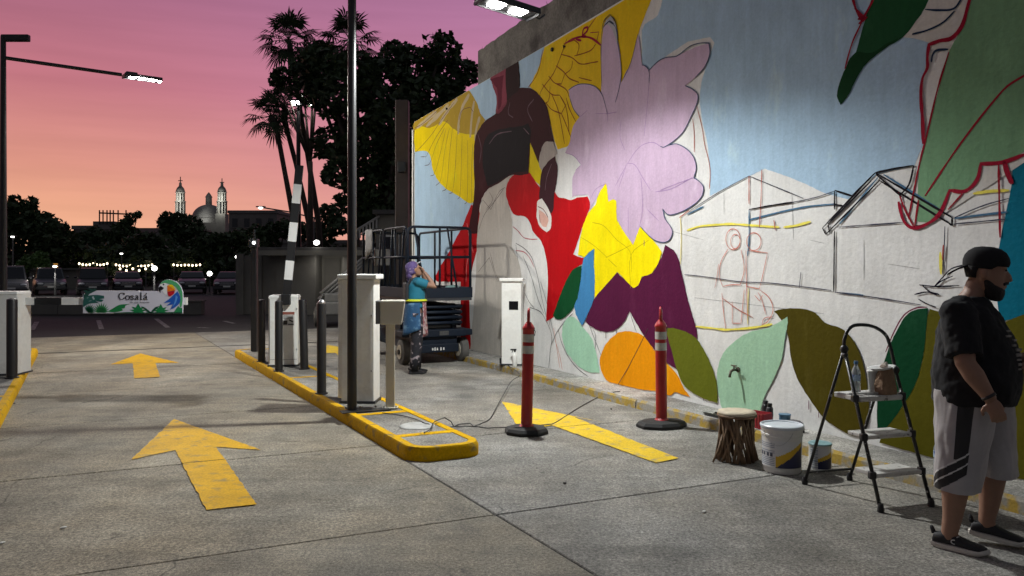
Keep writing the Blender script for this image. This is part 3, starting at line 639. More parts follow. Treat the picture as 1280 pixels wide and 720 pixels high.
# ------------------------------------------------------------------ lamps on poles
M_BLK = mat('black_paint', (0.012,0.012,0.013), 0.42, 0.15, 8, 0.06, 60)
M_DKG = mat('dark_grey_paint', (0.03,0.032,0.036), 0.45, 0.15, 8, 0.05, 60)
M_WHT = mat('white_powder_coat', (0.74,0.74,0.70), 0.42, 0.06, 3, 0.05, 40, speckle=0.04, spscale=30, c2=(0.52,0.49,0.43), c2lo=0.56, c2hi=0.80, c2scale=3.2)
M_CREAM = mat('cream_paint', (0.50,0.475,0.40), 0.5, 0.08, 4, 0.06, 50)
M_LED = mat('led_emitter', (1,1,1), 0.4, 0.0, emit=(1.0,0.98,0.93), strength=90.0)
M_LEDS = mat('small_led', (1,1,1), 0.4, 0.0, emit=(1.0,0.97,0.9), strength=7.0)
M_WARMB = mat('warm_bulb', (1,1,1), 0.4, 0.0, emit=(1.0,0.80,0.52), strength=5.0)
M_STEEL = mat('bare_steel', (0.45,0.45,0.45), 0.35, 0.1, 9, metal=0.9)
M_LENS = mat('lens_glass', (0.7,0.7,0.72), 0.15, 0.0)

def area_light(name, parent, loc, direction, power, sx, sy, col=(1,0.965,0.90)):
    l = bpy.data.lights.new(name, 'AREA'); l.energy = power; l.shape = 'RECTANGLE'; l.size = sx; l.size_y = sy; l.color = col
    o = bpy.data.objects.new(name, l); C.objects.link(o); o.parent = parent; o.location = loc
    o.rotation_euler = Vector(direction).to_track_quat('-Z', 'Y').to_euler()
    return o

def led_head(parent, loc, M, length, width, n_mod, mat_led=M_LED):
    """flat street lamp head: finned housing, tray rim and bright modules under it, in the frame M"""
    q = MB(); loc = Vector(loc)
    R = M
    def P(x, y, z): return R @ Vector((x, y, z)) + loc
    q.box(P(0,0,0.035), (length, width, 0.05), M=R)
    q.box(P(-length*0.30,0,0.08), (length*0.3, width*0.6, 0.05), M=R)
    h = q.build('housing', M_DKG, parent, bevel=0.012)
    q = MB()
    for sg in (-1, 1):
        q.box(P(0, sg*(width/2-0.008), 0.004), (length, 0.014, 0.022), M=R)
        q.box(P(sg*(length/2-0.008), 0, -0.004), (0.014, width-0.034, 0.033), M=R)
    q.build('tray_rim', M_DKG, parent)
    for k in range(n_mod):
        x = (k - (n_mod-1)/2)*length*0.8/n_mod
        q = MB(); q.box(P(x, 0, 0.004), (length*0.46/n_mod, width*0.55, 0.010), M=R); q.build('led_module', mat_led, parent)
        for sy in (-1, 1):
            q = MB(); q.cyl(P(x, sy*width*0.42, -0.001), P(x, sy*width*0.42, 0.01), 0.012, 0.012, 8); q.build('bolt', M_STEEL, parent)
    return h

# tall pole on the island with an arm reaching over the right lane
PA = G(440, 513, 0.11)
lampA = thing('street_lamp', 'tall black pole on the island with a lit lamp head reaching toward the mural', 'street lamp', PA)
q = MB(); q.tube([(0,0,0),(0,0,2.2),(0,0,4.7)], [0.050,0.048,0.042], 16); q.build('pole', M_BLK, lampA, smooth=True, angle=40)
q = MB(); q.box((0.14,-0.02,0.004), (0.50,0.16,0.008), 0.42); q.build('base_plate', M_BLK, lampA)
for sx in (-0.07, 0.07, 0.22):
    q = MB(); q.cyl((sx, 0.06+sx*0.35, 0.008), (sx, 0.06+sx*0.35, 0.03), 0.012, 0.012, 8); q.build('anchor_bolt', M_STEEL, lampA)
HA = Vector((-0.05, 8.52, 4.335)) - PA
q = MB(); q.tube([(0,0,4.62),(0.5,0.12,4.66-0.11),(HA.x-0.2, HA.y-0.12, HA.z+0.12)], 0.022, 10); q.build('arm', M_BLK, lampA, smooth=True, angle=40)
dA = Vector((0.86, 0.48, -0.02)).normalized(); nA = (Vector((0,0,-1)) + WN*0.12).normalized()
zA = -nA; xA = (dA - zA*dA.dot(zA)).normalized(); yA = zA.cross(xA); RA = Matrix((xA, yA, zA)).transposed()
led_head(lampA, HA, RA, 0.66, 0.30, 2)
q = MB(); q.tube([HA + xA*0.28 + zA*0.02, HA + xA*0.40 + zA*0.0, HA + xA*0.46 + zA*0.06], 0.012, 8); q.build('end_bracket', M_DKG, lampA)
def cutoff_light(name, parent, loc, direction, power, size, blend, col, r=0.09):
    """street luminaire optic: even beam with a cut-off a little below the horizontal"""
    l = bpy.data.lights.new(name, 'SPOT'); l.energy = power; l.spot_size = math.radians(size); l.spot_blend = blend; l.color = col; l.shadow_soft_size = r
    o = bpy.data.objects.new(name, l); C.objects.link(o); o.parent = parent; o.location = loc
    z = -Vector(direction).normalized(); x = (WU - z*WU.dot(z)).normalized(); o.rotation_euler = Matrix((x, z.cross(x), z)).transposed().to_euler()
    # added dimming: less light straight at the wall, so the mural is not overlit
    l.use_nodes = True; N = l.node_tree.nodes; K = l.node_tree.links; em = N['Emission']
    t = N.new('ShaderNodeTexCoord'); d = N.new('ShaderNodeVectorMath'); d.operation = 'DOT_PRODUCT'; d.inputs[1].default_value = (0, 1, 0); K.new(t.outputs['Normal'], d.inputs[0])
    m = N.new('ShaderNodeMapRange'); m.interpolation_type = 'SMOOTHSTEP'
    m.inputs['From Min'].default_value = 0.36; m.inputs['From Max'].default_value = 0.90; m.inputs['To Min'].default_value = 1.0; m.inputs['To Max'].default_value = 0.30
    K.new(d.outputs['Value'], m.inputs['Value']); K.new(m.outputs[0], em.inputs['Strength'])
cutoff_light('lamp_light', lampA, HA + nA*0.10, nA, 1050.0, 156.0, 0.42, (0.975,1.0,0.985))

# pole behind the left cabinet
yB = 15.0
PB = at(4, yB)
lampB = thing('street_lamp', 'black pole behind the left cabinet with a thin arm and a bright lamp', 'street lamp', PB)
zB = hz(46, yB)
q = MB(); q.tube([(0,0,0),(0,0,3),(0,0,zB)], [0.075,0.06,0.048], 14); q.build('pole', M_BLK, lampB, smooth=True, angle=40)
q = MB(); q.box((0.22,0.02,zB-0.02), (0.52,0.10,0.13)); q.build('pole_cap', M_BLK, lampB, bevel=0.02)
HB = Vector((at(178, 16.5).x, 16.5, hz(99, 16.5))) - PB
q = MB(); q.tube([(0,0,hz(72,yB)), HB + Vector((-0.30,-0.26,0.03))], 0.035, 10); q.build('arm', M_BLK, lampB, smooth=True, angle=40)
dB = Vector((HB.x, HB.y, 0)).normalized(); zz = Vector((0,0,1)); RB = Matrix((dB, zz.cross(dB), zz)).transposed()
led_head(lampB, HB, RB, 0.72, 0.30, 3)
area_light('lamp_light', lampB, HB + Vector((0,0,-0.05)), (0.75,-0.35,-1), 520.0, 0.6, 0.25, (1,0.95,0.86))

# twin lamp far behind the raised barrier
yT = 33.0
PT = at(373, yT)
lampT = thing('street_lamp', 'slim far pole with two lit lamp heads in front of the palms', 'street lamp', PT)
q = MB(); q.tube([(0,0,0),(0,0,hz(133,yT))], [0.13,0.075], 10); q.build('pole', M_BLK, lampT, smooth=True, angle=40)
for px_ in (369.5, 390.0):
    h = Vector((at(px_, yT).x - PT.x, 0, hz(129,yT)))
    q = MB(); q.tube([(0,0,hz(132,yT)), h], 0.05, 8); q.build('arm', M_BLK, lampT)
    led_head(lampT, h, Matrix.Rotation(math.radians(-38), 3, 'X'), 0.44, 0.36, 2)
area_light('lamp_light', lampT, (0.3,-0.3,hz(131,yT)-0.2), (0,-0.25,-1), 6.0, 0.8, 0.4)

# ------------------------------------------------------------------ barrier machines and cabinets
def cabinet(name, label, loc, rz, w, d, h, lid=0.0, lid_h=0.05, m=M_WHT, category='cabinet'):
    t = thing(name, label, category, loc, rz)
    q = MB(); q.box((0,0,h/2), (w,d,h)); q.build('casing', m, t, bevel=0.012)
    if lid:
        q = MB(); q.box((0,0,h+lid_h/2+0.001), (w+lid,d+lid,lid_h)); q.build('lid', m, t, bevel=0.01)
    q = MB(); q.box((0,0,0.012), (w+0.03,d+0.03,0.022)); q.build('plinth', M_DKG, t)
    return t
def sticker(parent, x, z, y, w, h):
    M_R = mat('sticker_red', (0.24,0.075,0.055), 0.5, 0.1); M_S = mat('sticker_white', (0.55,0.54,0.52), 0.5, 0.05); M_K = mat('sticker_black', (0.02,0.02,0.02), 0.5, 0.05)
    q = MB(); q.box((x, y, z), (w, 0.004, h)); st = q.build('sticker', M_S, parent)
    q = MB(); q.box((x, y-0.003, z+h*0.40), (w*0.98, 0.003, h*0.19)); q.build('red_band', M_R, st)
    q = MB()
    for k in range(3): q.box((x, y-0.003, z+h*(0.22-0.09*k)), (w*0.78, 0.003, h*0.035))
    q.box((x-w*0.24, y-0.003, z-h*0.26), (w*0.34, 0.003, h*0.30)); q.box((x+w*0.22, y-0.003, z-h*0.14), (w*0.36, 0.003, h*0.10), M=Matrix.Rotation(0.5,3,'Y'))
    q.box((x+w*0.2, y-0.003, z-h*0.38), (w*0.46, 0.003, h*0.08)); q.build('printed_warning', M_K, st)

# tall white ticket cabinet on the island
PC = G(451, 501, 0.11)
c1 = cabinet('ticket_cabinet', 'tall white ticket cabinet with an overhanging lid on the island', PC, math.radians(-3), 0.36, 0.30, 1.34, 0.07, 0.055)
q = MB(); q.box((0.07,-0.151,0.72), (0.16,0.003,1.1)); q.build('door_panel', M_WHT, c1, bevel=0.001)
for zz_ in (0.35, 0.95):
    q = MB(); q.cyl((0.155,-0.150,zz_),(0.155,-0.162,zz_),0.010,0.010,10); q.build('lock', M_STEEL, c1)
for zz_ in (0.25, 1.15):
    q = MB(); q.box((-0.02,-0.155,zz_),(0.014,0.012,0.07)); q.build('hinge', M_STEEL, c1, bevel=0.002)
q = MB(); q.box((-0.195,-0.02,0.7), (0.05,0.22,1.3)); q.build('side_door', M_WHT, c1, bevel=0.008)
# beige pedestal box
PP = G(488, 510, 0.11)
ped = thing('card_reader', 'beige card reader box on a slim cream post beside the tall ticket cabinet', 'card reader', PP, math.radians(6))
q = MB(); q.box((0,0,0.46), (0.095,0.06,0.92)); q.build('post', M_CREAM, ped, bevel=0.008)
q = MB(); q.prism([(-0.10,0.88),(0.12,0.88),(0.155,1.13),(-0.10,1.13)], lambda x, y, s: (x, (-0.11,0.10)[s], y)); q.build('reader_box', M_CREAM, ped, bevel=0.01)
q = MB(); q.box((-0.125,0,1.005), (0.045,0.19,0.24)); q.build('reader_face', mat('grey_face', (0.16,0.165,0.17), 0.45, 0.05), ped, bevel=0.006)
q = MB(); q.box((0,0,0.006), (0.16,0.13,0.012)); q.build('foot_plate', M_CREAM, ped)
for sx in (-0.062, 0.062):
    q = MB(); q.cyl((sx,-0.045,0.012),(sx,-0.045,0.028),0.009,0.009,8); q.build('bolt', M_STEEL, ped)

def striped_arm(parent, L_, n, M, loc, first_white=True, w=0.11, t=0.05):
    M_S = mat('arm_white', (0.72,0.72,0.70), 0.4, 0.05, 4); loc = Vector(loc)
    for k in range(n):
        seg = L_/n; q = MB(); q.box(M @ Vector((seg*(k+0.5),0,0)) + loc, (seg-0.001, t + (0.002 if k % 2 else 0), w + (0.002 if k % 2 else 0)), M=M)
        q.build('arm_segment', M_S if (k % 2 == 0) == first_white else M_BLK, parent)
# barrier with the raised arm
PR = G(356, 456, 0.11)
b1 = cabinet('barrier_gate', 'white barrier cabinet with a warning sticker and its striped arm raised', PR, math.radians(8), 0.42, 0.34, 1.02, 0.0, category='barrier')
q = MB(); q.box((0,0,1.03), (0.44,0.36,0.045), taper=0.93); q.build('lid', M_WHT, b1, bevel=0.012)
sticker(b1, 0.075, 0.70, -0.173, 0.18, 0.21)
for zz_ in (0.25, 0.85):
    q = MB(); q.cyl((0.195,-0.171,zz_),(0.195,-0.185,zz_),0.010,0.010,10); q.build('lock', M_STEEL, b1)
q = MB(); q.box((0.0,-0.171,0.10),(0.40,0.003,0.004)); q.build('panel_seam', M_DKG, b1)
q = MB(); q.box((-0.195,-0.174,0.52), (0.012,0.006,0.95)); q.build('corner_trim', M_STEEL, b1)
lean = math.radians(84.5); RM = Matrix.Rotation(-lean, 3, 'Y')
q = MB(); q.box((0.05,-0.235,0.99), (0.13,0.10,0.16)); q.build('arm_clamp', M_BLK, b1, bevel=0.01)
striped_arm(b1, 1.98, 7, RM, (0.055,-0.235,1.0), first_white=False, w=0.115, t=0.045)
# barrier with the lowered arm
PL = G(7, 467, 0.11)
b2 = cabinet('barrier_gate', 'white barrier cabinet at the left kerb with its striped arm lowered', PL, math.radians(4), 0.50, 0.36, 1.10, 0.0, category='barrier')
q = MB(); q.box((0,0,1.115), (0.52,0.38,0.045), taper=0.93); q.build('lid', M_WHT, b2, bevel=0.012)
sticker(b2, -0.09, 0.79, -0.183, 0.19, 0.23)
yS = 11.1
armz = hz(376.5, yS)
arm0 = at(30, yS, armz) - PL
RL = Matrix.Rotation(-math.radians(4), 3, 'Z')
q = MB(); q.box(RL @ (arm0 + Vector((-0.08,0.0,0.0))), (0.20,0.12,0.16), M=RL); q.build('arm_clamp', M_BLK, b2, bevel=0.01)
for (x0, x1, w_) in ((31,44,1),(44,78,0),(78,112,1),(112,146,0),(146,180,1),(180,212,0),(212,234,1)):
    p0, p1 = at(x0, yS, armz) - PL, at(x1, yS, armz) - PL; c = (p0+p1)/2
    q = MB(); q.box(RL @ c, ((p1-p0).length-0.001, 0.05 + 0.002*w_, 0.098 + 0.002*w_), M=RL); q.build('arm_segment', MATS['arm_white'] if w_ else M_BLK, b2)

# the sign board hung on the lowered arm
KS = 0.01110
yP = yS - 0.045
sg = thing('barrier_sign', 'white sign board with the word Cosalá, palm leaves and a parrot on the barrier arm', 'sign', at(104.4, yP, hz(391.5, yP)))
def sp(cx, cy): return ((90 + cx/8 - 104.4)*KS, (391.5 - (330 + cy/8))*KS)
def sheet(name, pts, c, layer, parent, sm=True, rough=0.35):
    P = [sp(*p) for p in pts]
    if sm: P = smooth_path(P, True, 4)
    m = mat('sign_%02x%02x%02x' % c, lin(*c)[:3], rough, 0.03, 5)
    q = MB(); y = -0.0145 - 0.0012*layer
    q.add([(x, y, z) for x, z in P], [tuple(range(len(P)))]); return q.build(name, m, parent, fix=False)
board_pts = [sp(*p) for p in [(115,492),(113,300),(150,300),(200,272),(260,265),(865,272),(866,236),(884,196),(915,170),(955,157),(1010,164),(1060,195),(1092,240),(1106,300),(1105,492)]]
bp_ = smooth_path(board_pts, True, 4, 50)
q = MB(); q.prism(bp_, lambda x, z, s: (x, (-0.013, 0.013)[s], z)); board = q.build('board', mat('sign_board', lin(206,204,216)[:3], 0.35, 0.03, 4), sg)
def frond(cx, cy, n, r, a0, a1, c, layer, wid=0.10):
    for k in range(n):
        a = math.radians(a0 + (a1-a0)*k/(n-1)); rr = r*(0.75 + 0.25*math.sin(math.pi*(k+0.5)/n))
        d = (math.cos(a), -math.sin(a)); e = (-d[1], d[0]); h = rr*wid
        sheet('leaflet', [(cx,cy),(cx+d[0]*rr*0.45+e[0]*h,cy+d[1]*rr*0.45+e[1]*h),(cx+d[0]*rr,cy+d[1]*rr),(cx+d[0]*rr*0.45-e[0]*h,cy+d[1]*rr*0.45-e[1]*h)], c, layer, board, False)
DG=(20,92,62); MG=(46,128,74); TG=(38,92,86)
sheet('palm_leaf', [(118,300),(150,300),(120,262),(200,270),(150,240),(230,258),(215,236),(258,262),(180,300),(160,330),(125,345)], (34,74,66), 1, board, False)
sheet('monstera_leaf', [(118,432),(120,360),(150,325),(200,312),(260,310),(325,318),(328,345),(275,350),(322,360),(300,378),(240,368),(275,390),(220,392),(170,400)], TG, 2, board)
for a_, b_, c_, d_ in ((150,345,175,335),(205,330,235,352),(170,375,205,365)): sheet('leaf_hole', [(a_,b_),((a_+c_)/2,b_-8),(c_,d_),((a_+c_)/2,d_+6)], (176,190,196), 3, board)
frond(300,486,11,105,12,168,MG,1); frond(170,486,9,95,5,120,DG,2)
sheet('wave_leaf', [(360,474),(420,440),(470,412),(530,402),(582,402),(540,415),(530,440),(500,445),(515,462),(478,474),(420,482)], (26,122,66), 2, board)
def fern(cx, cy, s, c):
    sheet('fern_leaf', [(cx,cy),(cx-80*s,cy-4),(cx-40*s,cy-16),(cx-88*s,cy-34*s),(cx-38*s,cy-36*s),(cx-64*s,cy-66*s),(cx-24*s,cy-56*s),(cx,cy-98*s),(cx+24*s,cy-56*s),(cx+64*s,cy-66*s),(cx+38*s,cy-36*s),(cx+88*s,cy-34*s),(cx+40*s,cy-16),(cx+80*s,cy-4)], c, 2, board, False)
fern(665,492,1.0,(20,120,66)); fern(890,492,0.95,(20,120,66))
sheet('blade_leaf', [(690,418),(740,440),(778,470),(790,480),(835,432),(880,420),(845,450),(808,486),(776,490),(740,462)], (18,72,54), 3, board)
sheet('wave_leaf', [(1015,488),(1040,450),(1062,418),(1080,436),(1103,440),(1104,490)], (40,132,82), 1, board)
sheet('ground_band', [(420,488),(560,480),(700,484),(850,482),(1103,478),(1104,491),(420,491)], (20,84,56), 3, board)
sheet('parrot_crest', [(882,206),(900,182),(950,160),(1012,168),(1070,208),(1102,275),(1106,340),(1098,420),(1082,436),(1078,390),(1086,330),(1062,262),(1020,218),(960,196),(915,192)], (78,166,110), 2, board)
sheet('parrot_face', [(884,206),(915,190),(955,196),(960,240),(952,275),(958,320),(930,300),(905,272),(890,240)], (226,226,228), 2, board)
sheet('parrot_beak', [(866,238),(888,220),(922,240),(906,258),(890,262),(886,294),(872,268)], (16,16,20), 3, board)
sheet('parrot_eye', [(908,206),(918,197),(928,206),(918,215)], (14,14,18), 4, board)
sheet('yellow_wing', [(955,214),(998,206),(1022,230),(1042,262),(1000,236)], (240,196,20), 3, board)
sheet('orange_wing', [(955,216),(1000,238),(1040,264),(1000,270),(956,276)], (232,120,20), 4, board)
sheet('red_wing', [(955,279),(1030,270),(1022,296),(990,322),(966,320)], (190,20,34), 4, board)
sheet('blue_tail', [(1058,272),(1084,335),(1076,392),(1034,432),(984,456),(1012,402),(948,416),(992,380),(920,390),(985,338),(1030,296)], (30,88,180), 4, board)
sheet('tail_feather', [(1040,310),(1060,330),(1040,390),(1010,425),(1030,370)], (92,150,220), 5, board)
# lettering: broad-nib strokes for the name
def pen(lines, thick, thin, y, parent, name, m):
    q = MB()
    for ln in lines:
        P = smooth_path(ln, False, 6, 80); vs = []; fs = []
        for i, p in enumerate(P):
            a = P[max(i-1,0)]; b = P[min(i+1,len(P)-1)]; dx, dz = b[0]-a[0], b[1]-a[1]; l = math.hypot(dx, dz) or 1
            h = (thin + (thick-thin)*abs(dz/l)**1.5)/2
            vs += [(p[0]-dz/l*h, y, p[1]+dx/l*h), (p[0]+dz/l*h, y, p[1]-dx/l*h)]
        fs = [(2*i,2*i+1,2*i+3,2*i+2) for i in range(len(P)-1)]
        q.add(vs, fs)
    return q.build(name, m, parent, fix=False)
def T(pts): return [sp(*p) for p in pts]
M_INK = mat('sign_ink', (0.02,0.02,0.025), 0.4, 0.0)
LETTERS = {
 'letter_c': [[(526,306),(518,294),(502,290),(484,298),(476,322),(484,346),(502,356),(518,350),(528,338)],[(527,290),(527,308)]],
 'letter_o': [[(560,316),(546,322),(542,338),(548,352),(560,357),(574,351),(580,336),(574,321),(560,316)]],
 'letter_s': [[(618,328),(613,319),(604,316),(596,320),(595,328),(602,334),(611,339),(617,346),(615,354),(606,357),(597,355),(591,346)]],
 'letter_a': [[(638,324),(648,316),(660,320),(663,334),(663,350),(670,357)],[(663,332),(648,336),(638,346),(642,355),(652,356),(662,347)]],
 'letter_l': [[(686,287),(694,287),(694,356)],[(684,357),(706,357)]],
 'letter_a_accent': [[(722,324),(732,316),(744,320),(748,334),(748,350),(760,357)],[(748,332),(732,336),(722,346),(726,355),(736,356),(747,347)],[(738,306),(752,292)]],
}
for nm, ls in LETTERS.items(): pen([T(l) for l in ls], 0.0165, 0.0075, -0.0205, board, nm, M_INK)
fc = bpy.data.curves.new('tagline', 'FONT'); fc.body = 'de mis amores'; fc.size = 0.036; fc.shear = 0.3; fc.align_x = 'RIGHT'
fo = bpy.data.objects.new('tagline', fc); C.objects.link(fo); fo.parent = board; fc.materials.append(M_INK)
bpy.context.view_layer.update()
tm = bpy.data.meshes.new_from_object(fo.evaluated_get(bpy.context.evaluated_depsgraph_get())); bpy.data.objects.remove(fo)
fo = bpy.data.objects.new('tagline', tm); C.objects.link(fo); fo.parent = board
fo.location = (sp(776,390)[0], -0.0205, sp(776,391)[1]); fo.rotation_euler = (math.radians(90),0,0); fo.scale = (1.28,1,1)
for px_ in (121, 163, 205):
    q = MB(); x = (px_-104.4)*KS; q.box((x, 0.06, hz(376.5,yS)-hz(391.5,yP)), (0.03,0.10,0.13)); q.build('mounting_clip', M_DKG, sg)

# white cabinet against the mural
PW = G(640.5, 455.5, 0.10)
c3 = cabinet('ticket_cabinet', 'white ticket cabinet with a black window standing against the mural', PW, math.radians(-8), 0.30, 0.24, 1.26, 0.06, 0.05)
q = MB(); q.box((0.035,-0.122,0.90), (0.14,0.006,0.13)); q.build('window', mat('black_glass', (0.008,0.008,0.01), 0.08, 0.0), c3, bevel=0.03, seg=4)
q = MB(); q.box((-0.16,-0.05,0.05), (0.05,0.06,0.10)); q.build('cable_box', M_BLK, c3)
# spray bottle on the pavement by it
sb = thing('spray_bottle', 'white spray bottle with a black trigger on the pavement by the cabinet', 'bottle', G(643.5, 458, 0.10))
q = MB(); q.lathe([(0.030,0),(0.034,0.006),(0.034,0.16),(0.026,0.185),(0.014,0.20),(0.014,0.215)], n=18); q.build('bottle_body', M_WHT, sb, smooth=True, angle=50)
q = MB(); q.cyl((0,0,0.215),(0,0,0.24),0.016,0.016,12); q.box((-0.02,0,0.25),(0.09,0.022,0.022)); q.box((-0.035,0,0.225),(0.01,0.014,0.04),M=Matrix.Rotation(0.4,3,'Y')); q.build('trigger', M_BLK, sb)

# ------------------------------------------------------------------ bollards
def bollard(loc, h, r, label, tilt=0.0, ring=False):
    t = thing('bollard', label, 'bollard', loc)
    q = MB(); q.lathe([(r,0),(r,h-r*0.55),(r*0.94,h-r*0.25),(r*0.7,h-0.01),(r*0.2,h)], n=18); q.build('post', M_BLK, t, smooth=True, angle=50)
    q = MB(); q.lathe([(r+0.02,0),(r+0.02,0.012),(r,0.014)], n=18); q.build('base_flange', M_BLK, t)
    if ring:
        q = MB(); q.lathe([(r*0.9,h-0.02),(r*0.75,h+0.012),(r*0.4,h+0.035),(0.006,h+0.04)], n=16); q.build('highlight_cap', M_STEEL, t, smooth=True)  # bright steel cap stands in for the highlight on the rounded top
    t.rotation_euler = (0, tilt, 0)
    return t
bollard(G(402,492,0.11), 1.06, 0.054, 'black bollard between the stickered barrier cabinet and the tall ticket cabinet', ring=True)
bollard(G(380.5,461,0.11), 1.01, 0.058, 'black bollard leaning by the right side of the stickered barrier cabinet', math.radians(-1.5))
bollard(G(348.5,464,0.11), 1.0, 0.054, 'black bollard standing in front of the stickered barrier cabinet')
bollard(G(327,452,0.11), 0.97, 0.056, 'black bollard just left of the stickered barrier cabinet')
bollard(G(15,472.5,0.11), 1.06, 0.066, 'thick black bollard in front of the left barrier cabinet')
bollard(G(31,458,0.11), 1.0, 0.05, 'black bollard half hidden behind the left barrier cabinet')
PS = G(318, 439, 0.11)
cp = thing('camera_post', 'slim black post with a small lit camera at the island end', 'post', PS)
q = MB(); q.box((0,0,0.95), (0.10,0.10,1.9)); q.build('post', M_BLK, cp, bevel=0.01)
q = MB(); q.box((0,-0.02,1.88), (0.15,0.14,0.15)); q.build('camera_box', M_DKG, cp, bevel=0.01)
q = MB(); q.tube([(0,0,1.9),(0,0,2.12)],[0.02,0.02],8); q.build('mast', M_BLK, cp)
q = MB(); q.ell((0.02,-0.095,1.885),(0.03,0.015,0.03)); q.build('lens_light', mat('camera_light',(1,1,1),0.4,0,emit=(1,1,1),strength=3.0), cp)
for k in (-1,1):
    q = MB(); q.ell((0.055*k,-0.092,1.92),(0.012,0.01,0.012)); q.build('sensor_eye', M_STEEL, cp)

# ------------------------------------------------------------------ red delineator posts
M_RED = mat('red_plastic', (0.33,0.010,0.014), 0.38, 0.12, 6, 0.05, 50)
M_RUB = mat('black_rubber', (0.012,0.012,0.012), 0.75, 0.2, 20, 0.3, 120)
M_REF = mat('reflective_tape', (0.42,0.42,0.40), 0.45, 0.22, 22, 0.1, 90)
def delineator(loc, rz, label, sx, sy, tilt):
    t = thing('delineator_post', label, 'delineator', loc, rz)
    n = 8; q = MB()
    base = [(sx*math.cos(math.radians(22.5+45*k)), sy*math.sin(math.radians(22.5+45*k))) for k in range(8)]
    q.ring_loft([[Vector((x*f, y*f, z)) for x, y in base] for f, z in ((1.0,0.0),(1.0,0.028),(0.90,0.055),(0.36,0.068))]); q.build('rubber_base', M_RUB, t, bevel=0.004)
    tl = node('post', (0,0,0)); 
    q = MB(); q.lathe([(0.075,0.060),(0.066,0.075),(0.055,0.085),(0.055,0.90),(0.055,0.985),(0.06,0.99),(0.06,1.005),(0.047,1.03),(0.030,1.05),(0.026,1.06)], n=22)
    post = q.build('post', M_RED, t, smooth=True, angle=45); bpy.data.objects.remove(tl)
    for z in (0.87, 0.76):
        q = MB(); q.lathe([(0.0565,z),(0.0565,z+0.075)], n=22, caps=False); q.build('reflective_band', M_REF, post, smooth=True)
    q = MB(); q.tube([(-0.022,0,1.05),(-0.024,0,1.12),(-0.014,0,1.165),(0,0,1.18),(0.014,0,1.165),(0.024,0,1.12),(0.022,0,1.05)], [(0.010,0.016)]*7, 8); Rh = Matrix.Rotation(math.radians(72),3,'Z'); q.v = [tuple(Rh @ Vector(v)) for v in q.v]; q.build('handle', M_RED, post, smooth=True)
    q = MB(); q.tube([(0.05,-0.02,0.99),(0.062,-0.02,0.97),(0.056,-0.02,0.93)],0.004,6); q.build('chain_hook', M_BLK, post)
    post.rotation_euler = (tilt[0], tilt[1], 0)
    return t
delineator(G(658,541), math.radians(8), 'red delineator post on an octagonal base beside the yellow island nose', 0.215, 0.205, (0, math.radians(1.2)))
delineator(G(827,533), math.radians(20), 'red delineator post standing before the orange painted petal', 0.265, 0.20, (0, math.radians(-0.6)))

# cable from the cover on the island over the lane to the wall
M_CABLE = mat('grey_cable', (0.03,0.03,0.032), 0.6, 0.1)
def cable(name, label, pts, r=0.005):
    P = smooth_path([(p[0], p[1]) for p in pts], False, 5, 90); zs = []
    Z = [p[2] for p in pts]
    for i in range(len(P)):
        t = i/5; k = min(int(t), len(Z)-2); f = t-k; zs.append(Z[k]*(1-f)+Z[k+1]*f)
    q = MB(); q.tube([(x, y, z) for (x, y), z in zip(P, zs)], r, 6); return tag(q.build(name, M_CABLE, smooth=True), label, 'cable')
def gp(px, py, z=0.006): v = G(px, py, z); return (v.x, v.y, z)
cable('power_cable', 'thin dark cable running from the island cover up to the pavement', [gp(530,541,.118),gp(537,537,.13),gp(543,527,.14),gp(556,522,.12),gp(564,527,.05),gp(567,533),gp(576,530),gp(588,529),gp(592,533),gp(600,530),gp(612,524),gp(620,510,.02),gp(630,492,.05),gp(640,476,.06),gp(650,468,.10),(WP(4.9,0.105,0.30)[0],WP(4.9,0.105,0.30)[1],.107)])
cable('power_cable', 'loose grey cable lying under both red posts', [gp(478,516,.115),gp(500,519,.116),gp(520,524,.116),gp(536,530,.116),gp(552,536,.06),gp(575,533),gp(610,535),gp(650,534,.075),gp(690,530),gp(704,522),gp(726,508),gp(752,494),gp(768,490,.11),gp(775,489,.11)])
q = MB(); s1 = S(775,489)[0]
q.tube([WP(s1,0.105,0.03), WP(s1+0.2,0.35,0.008), WP(s1+0.42,0.62,0.008), WP(s1+0.6,0.85,0.008)], 0.004, 6); tag(q.build('wall_cable', M_CABLE), 'thin cable climbing the orange painted petal', 'cable')

# ------------------------------------------------------------------ stool of twisted sticks
PSt = G(921, 575)
st = thing('stick_stool', 'round stool of crossed brown sticks with a cream hide top', 'stool', PSt, 0.3)
M_STK = mat('stick_wood', (0.15,0.092,0.05), 0.7, 0.35, 14, 0.5, 60, stretch=(1,1,0.3))
M_HIDE = mat('hide_top', (0.50,0.43,0.31), 0.75, 0.15, 14, 0.2, 60)
H = 0.385
for k in range(46):
    a = 2*math.pi*k/46 + rnd.uniform(-.1,.1); tw = rnd.choice((-1,1))*rnd.uniform(0.35,1.0)
    r0, r1, rm = 0.155*rnd.uniform(.86,1.08), 0.142*rnd.uniform(.86,1.0), 0.135*rnd.uniform(.84,1.04)
    P = [(r0*math.cos(a), r0*math.sin(a), 0.004), (rm*math.cos(a+tw*.5), rm*math.sin(a+tw*.5), H*0.5), (r1*math.cos(a+tw), r1*math.sin(a+tw), H-0.01)]
    q = MB(); rr = rnd.uniform(.009,.014); q.tube(P, [rr*1.1, rr, rr*0.9], 6); q.build('stick', M_STK, st, smooth=True)
q = MB(); q.tube([(-0.12,0.02,H*0.55),(-0.17,0.0,0.10),(-0.235,-0.02,0.004)], [0.009,0.009,0.008], 6); q.build('stick', M_STK, st, smooth=True)
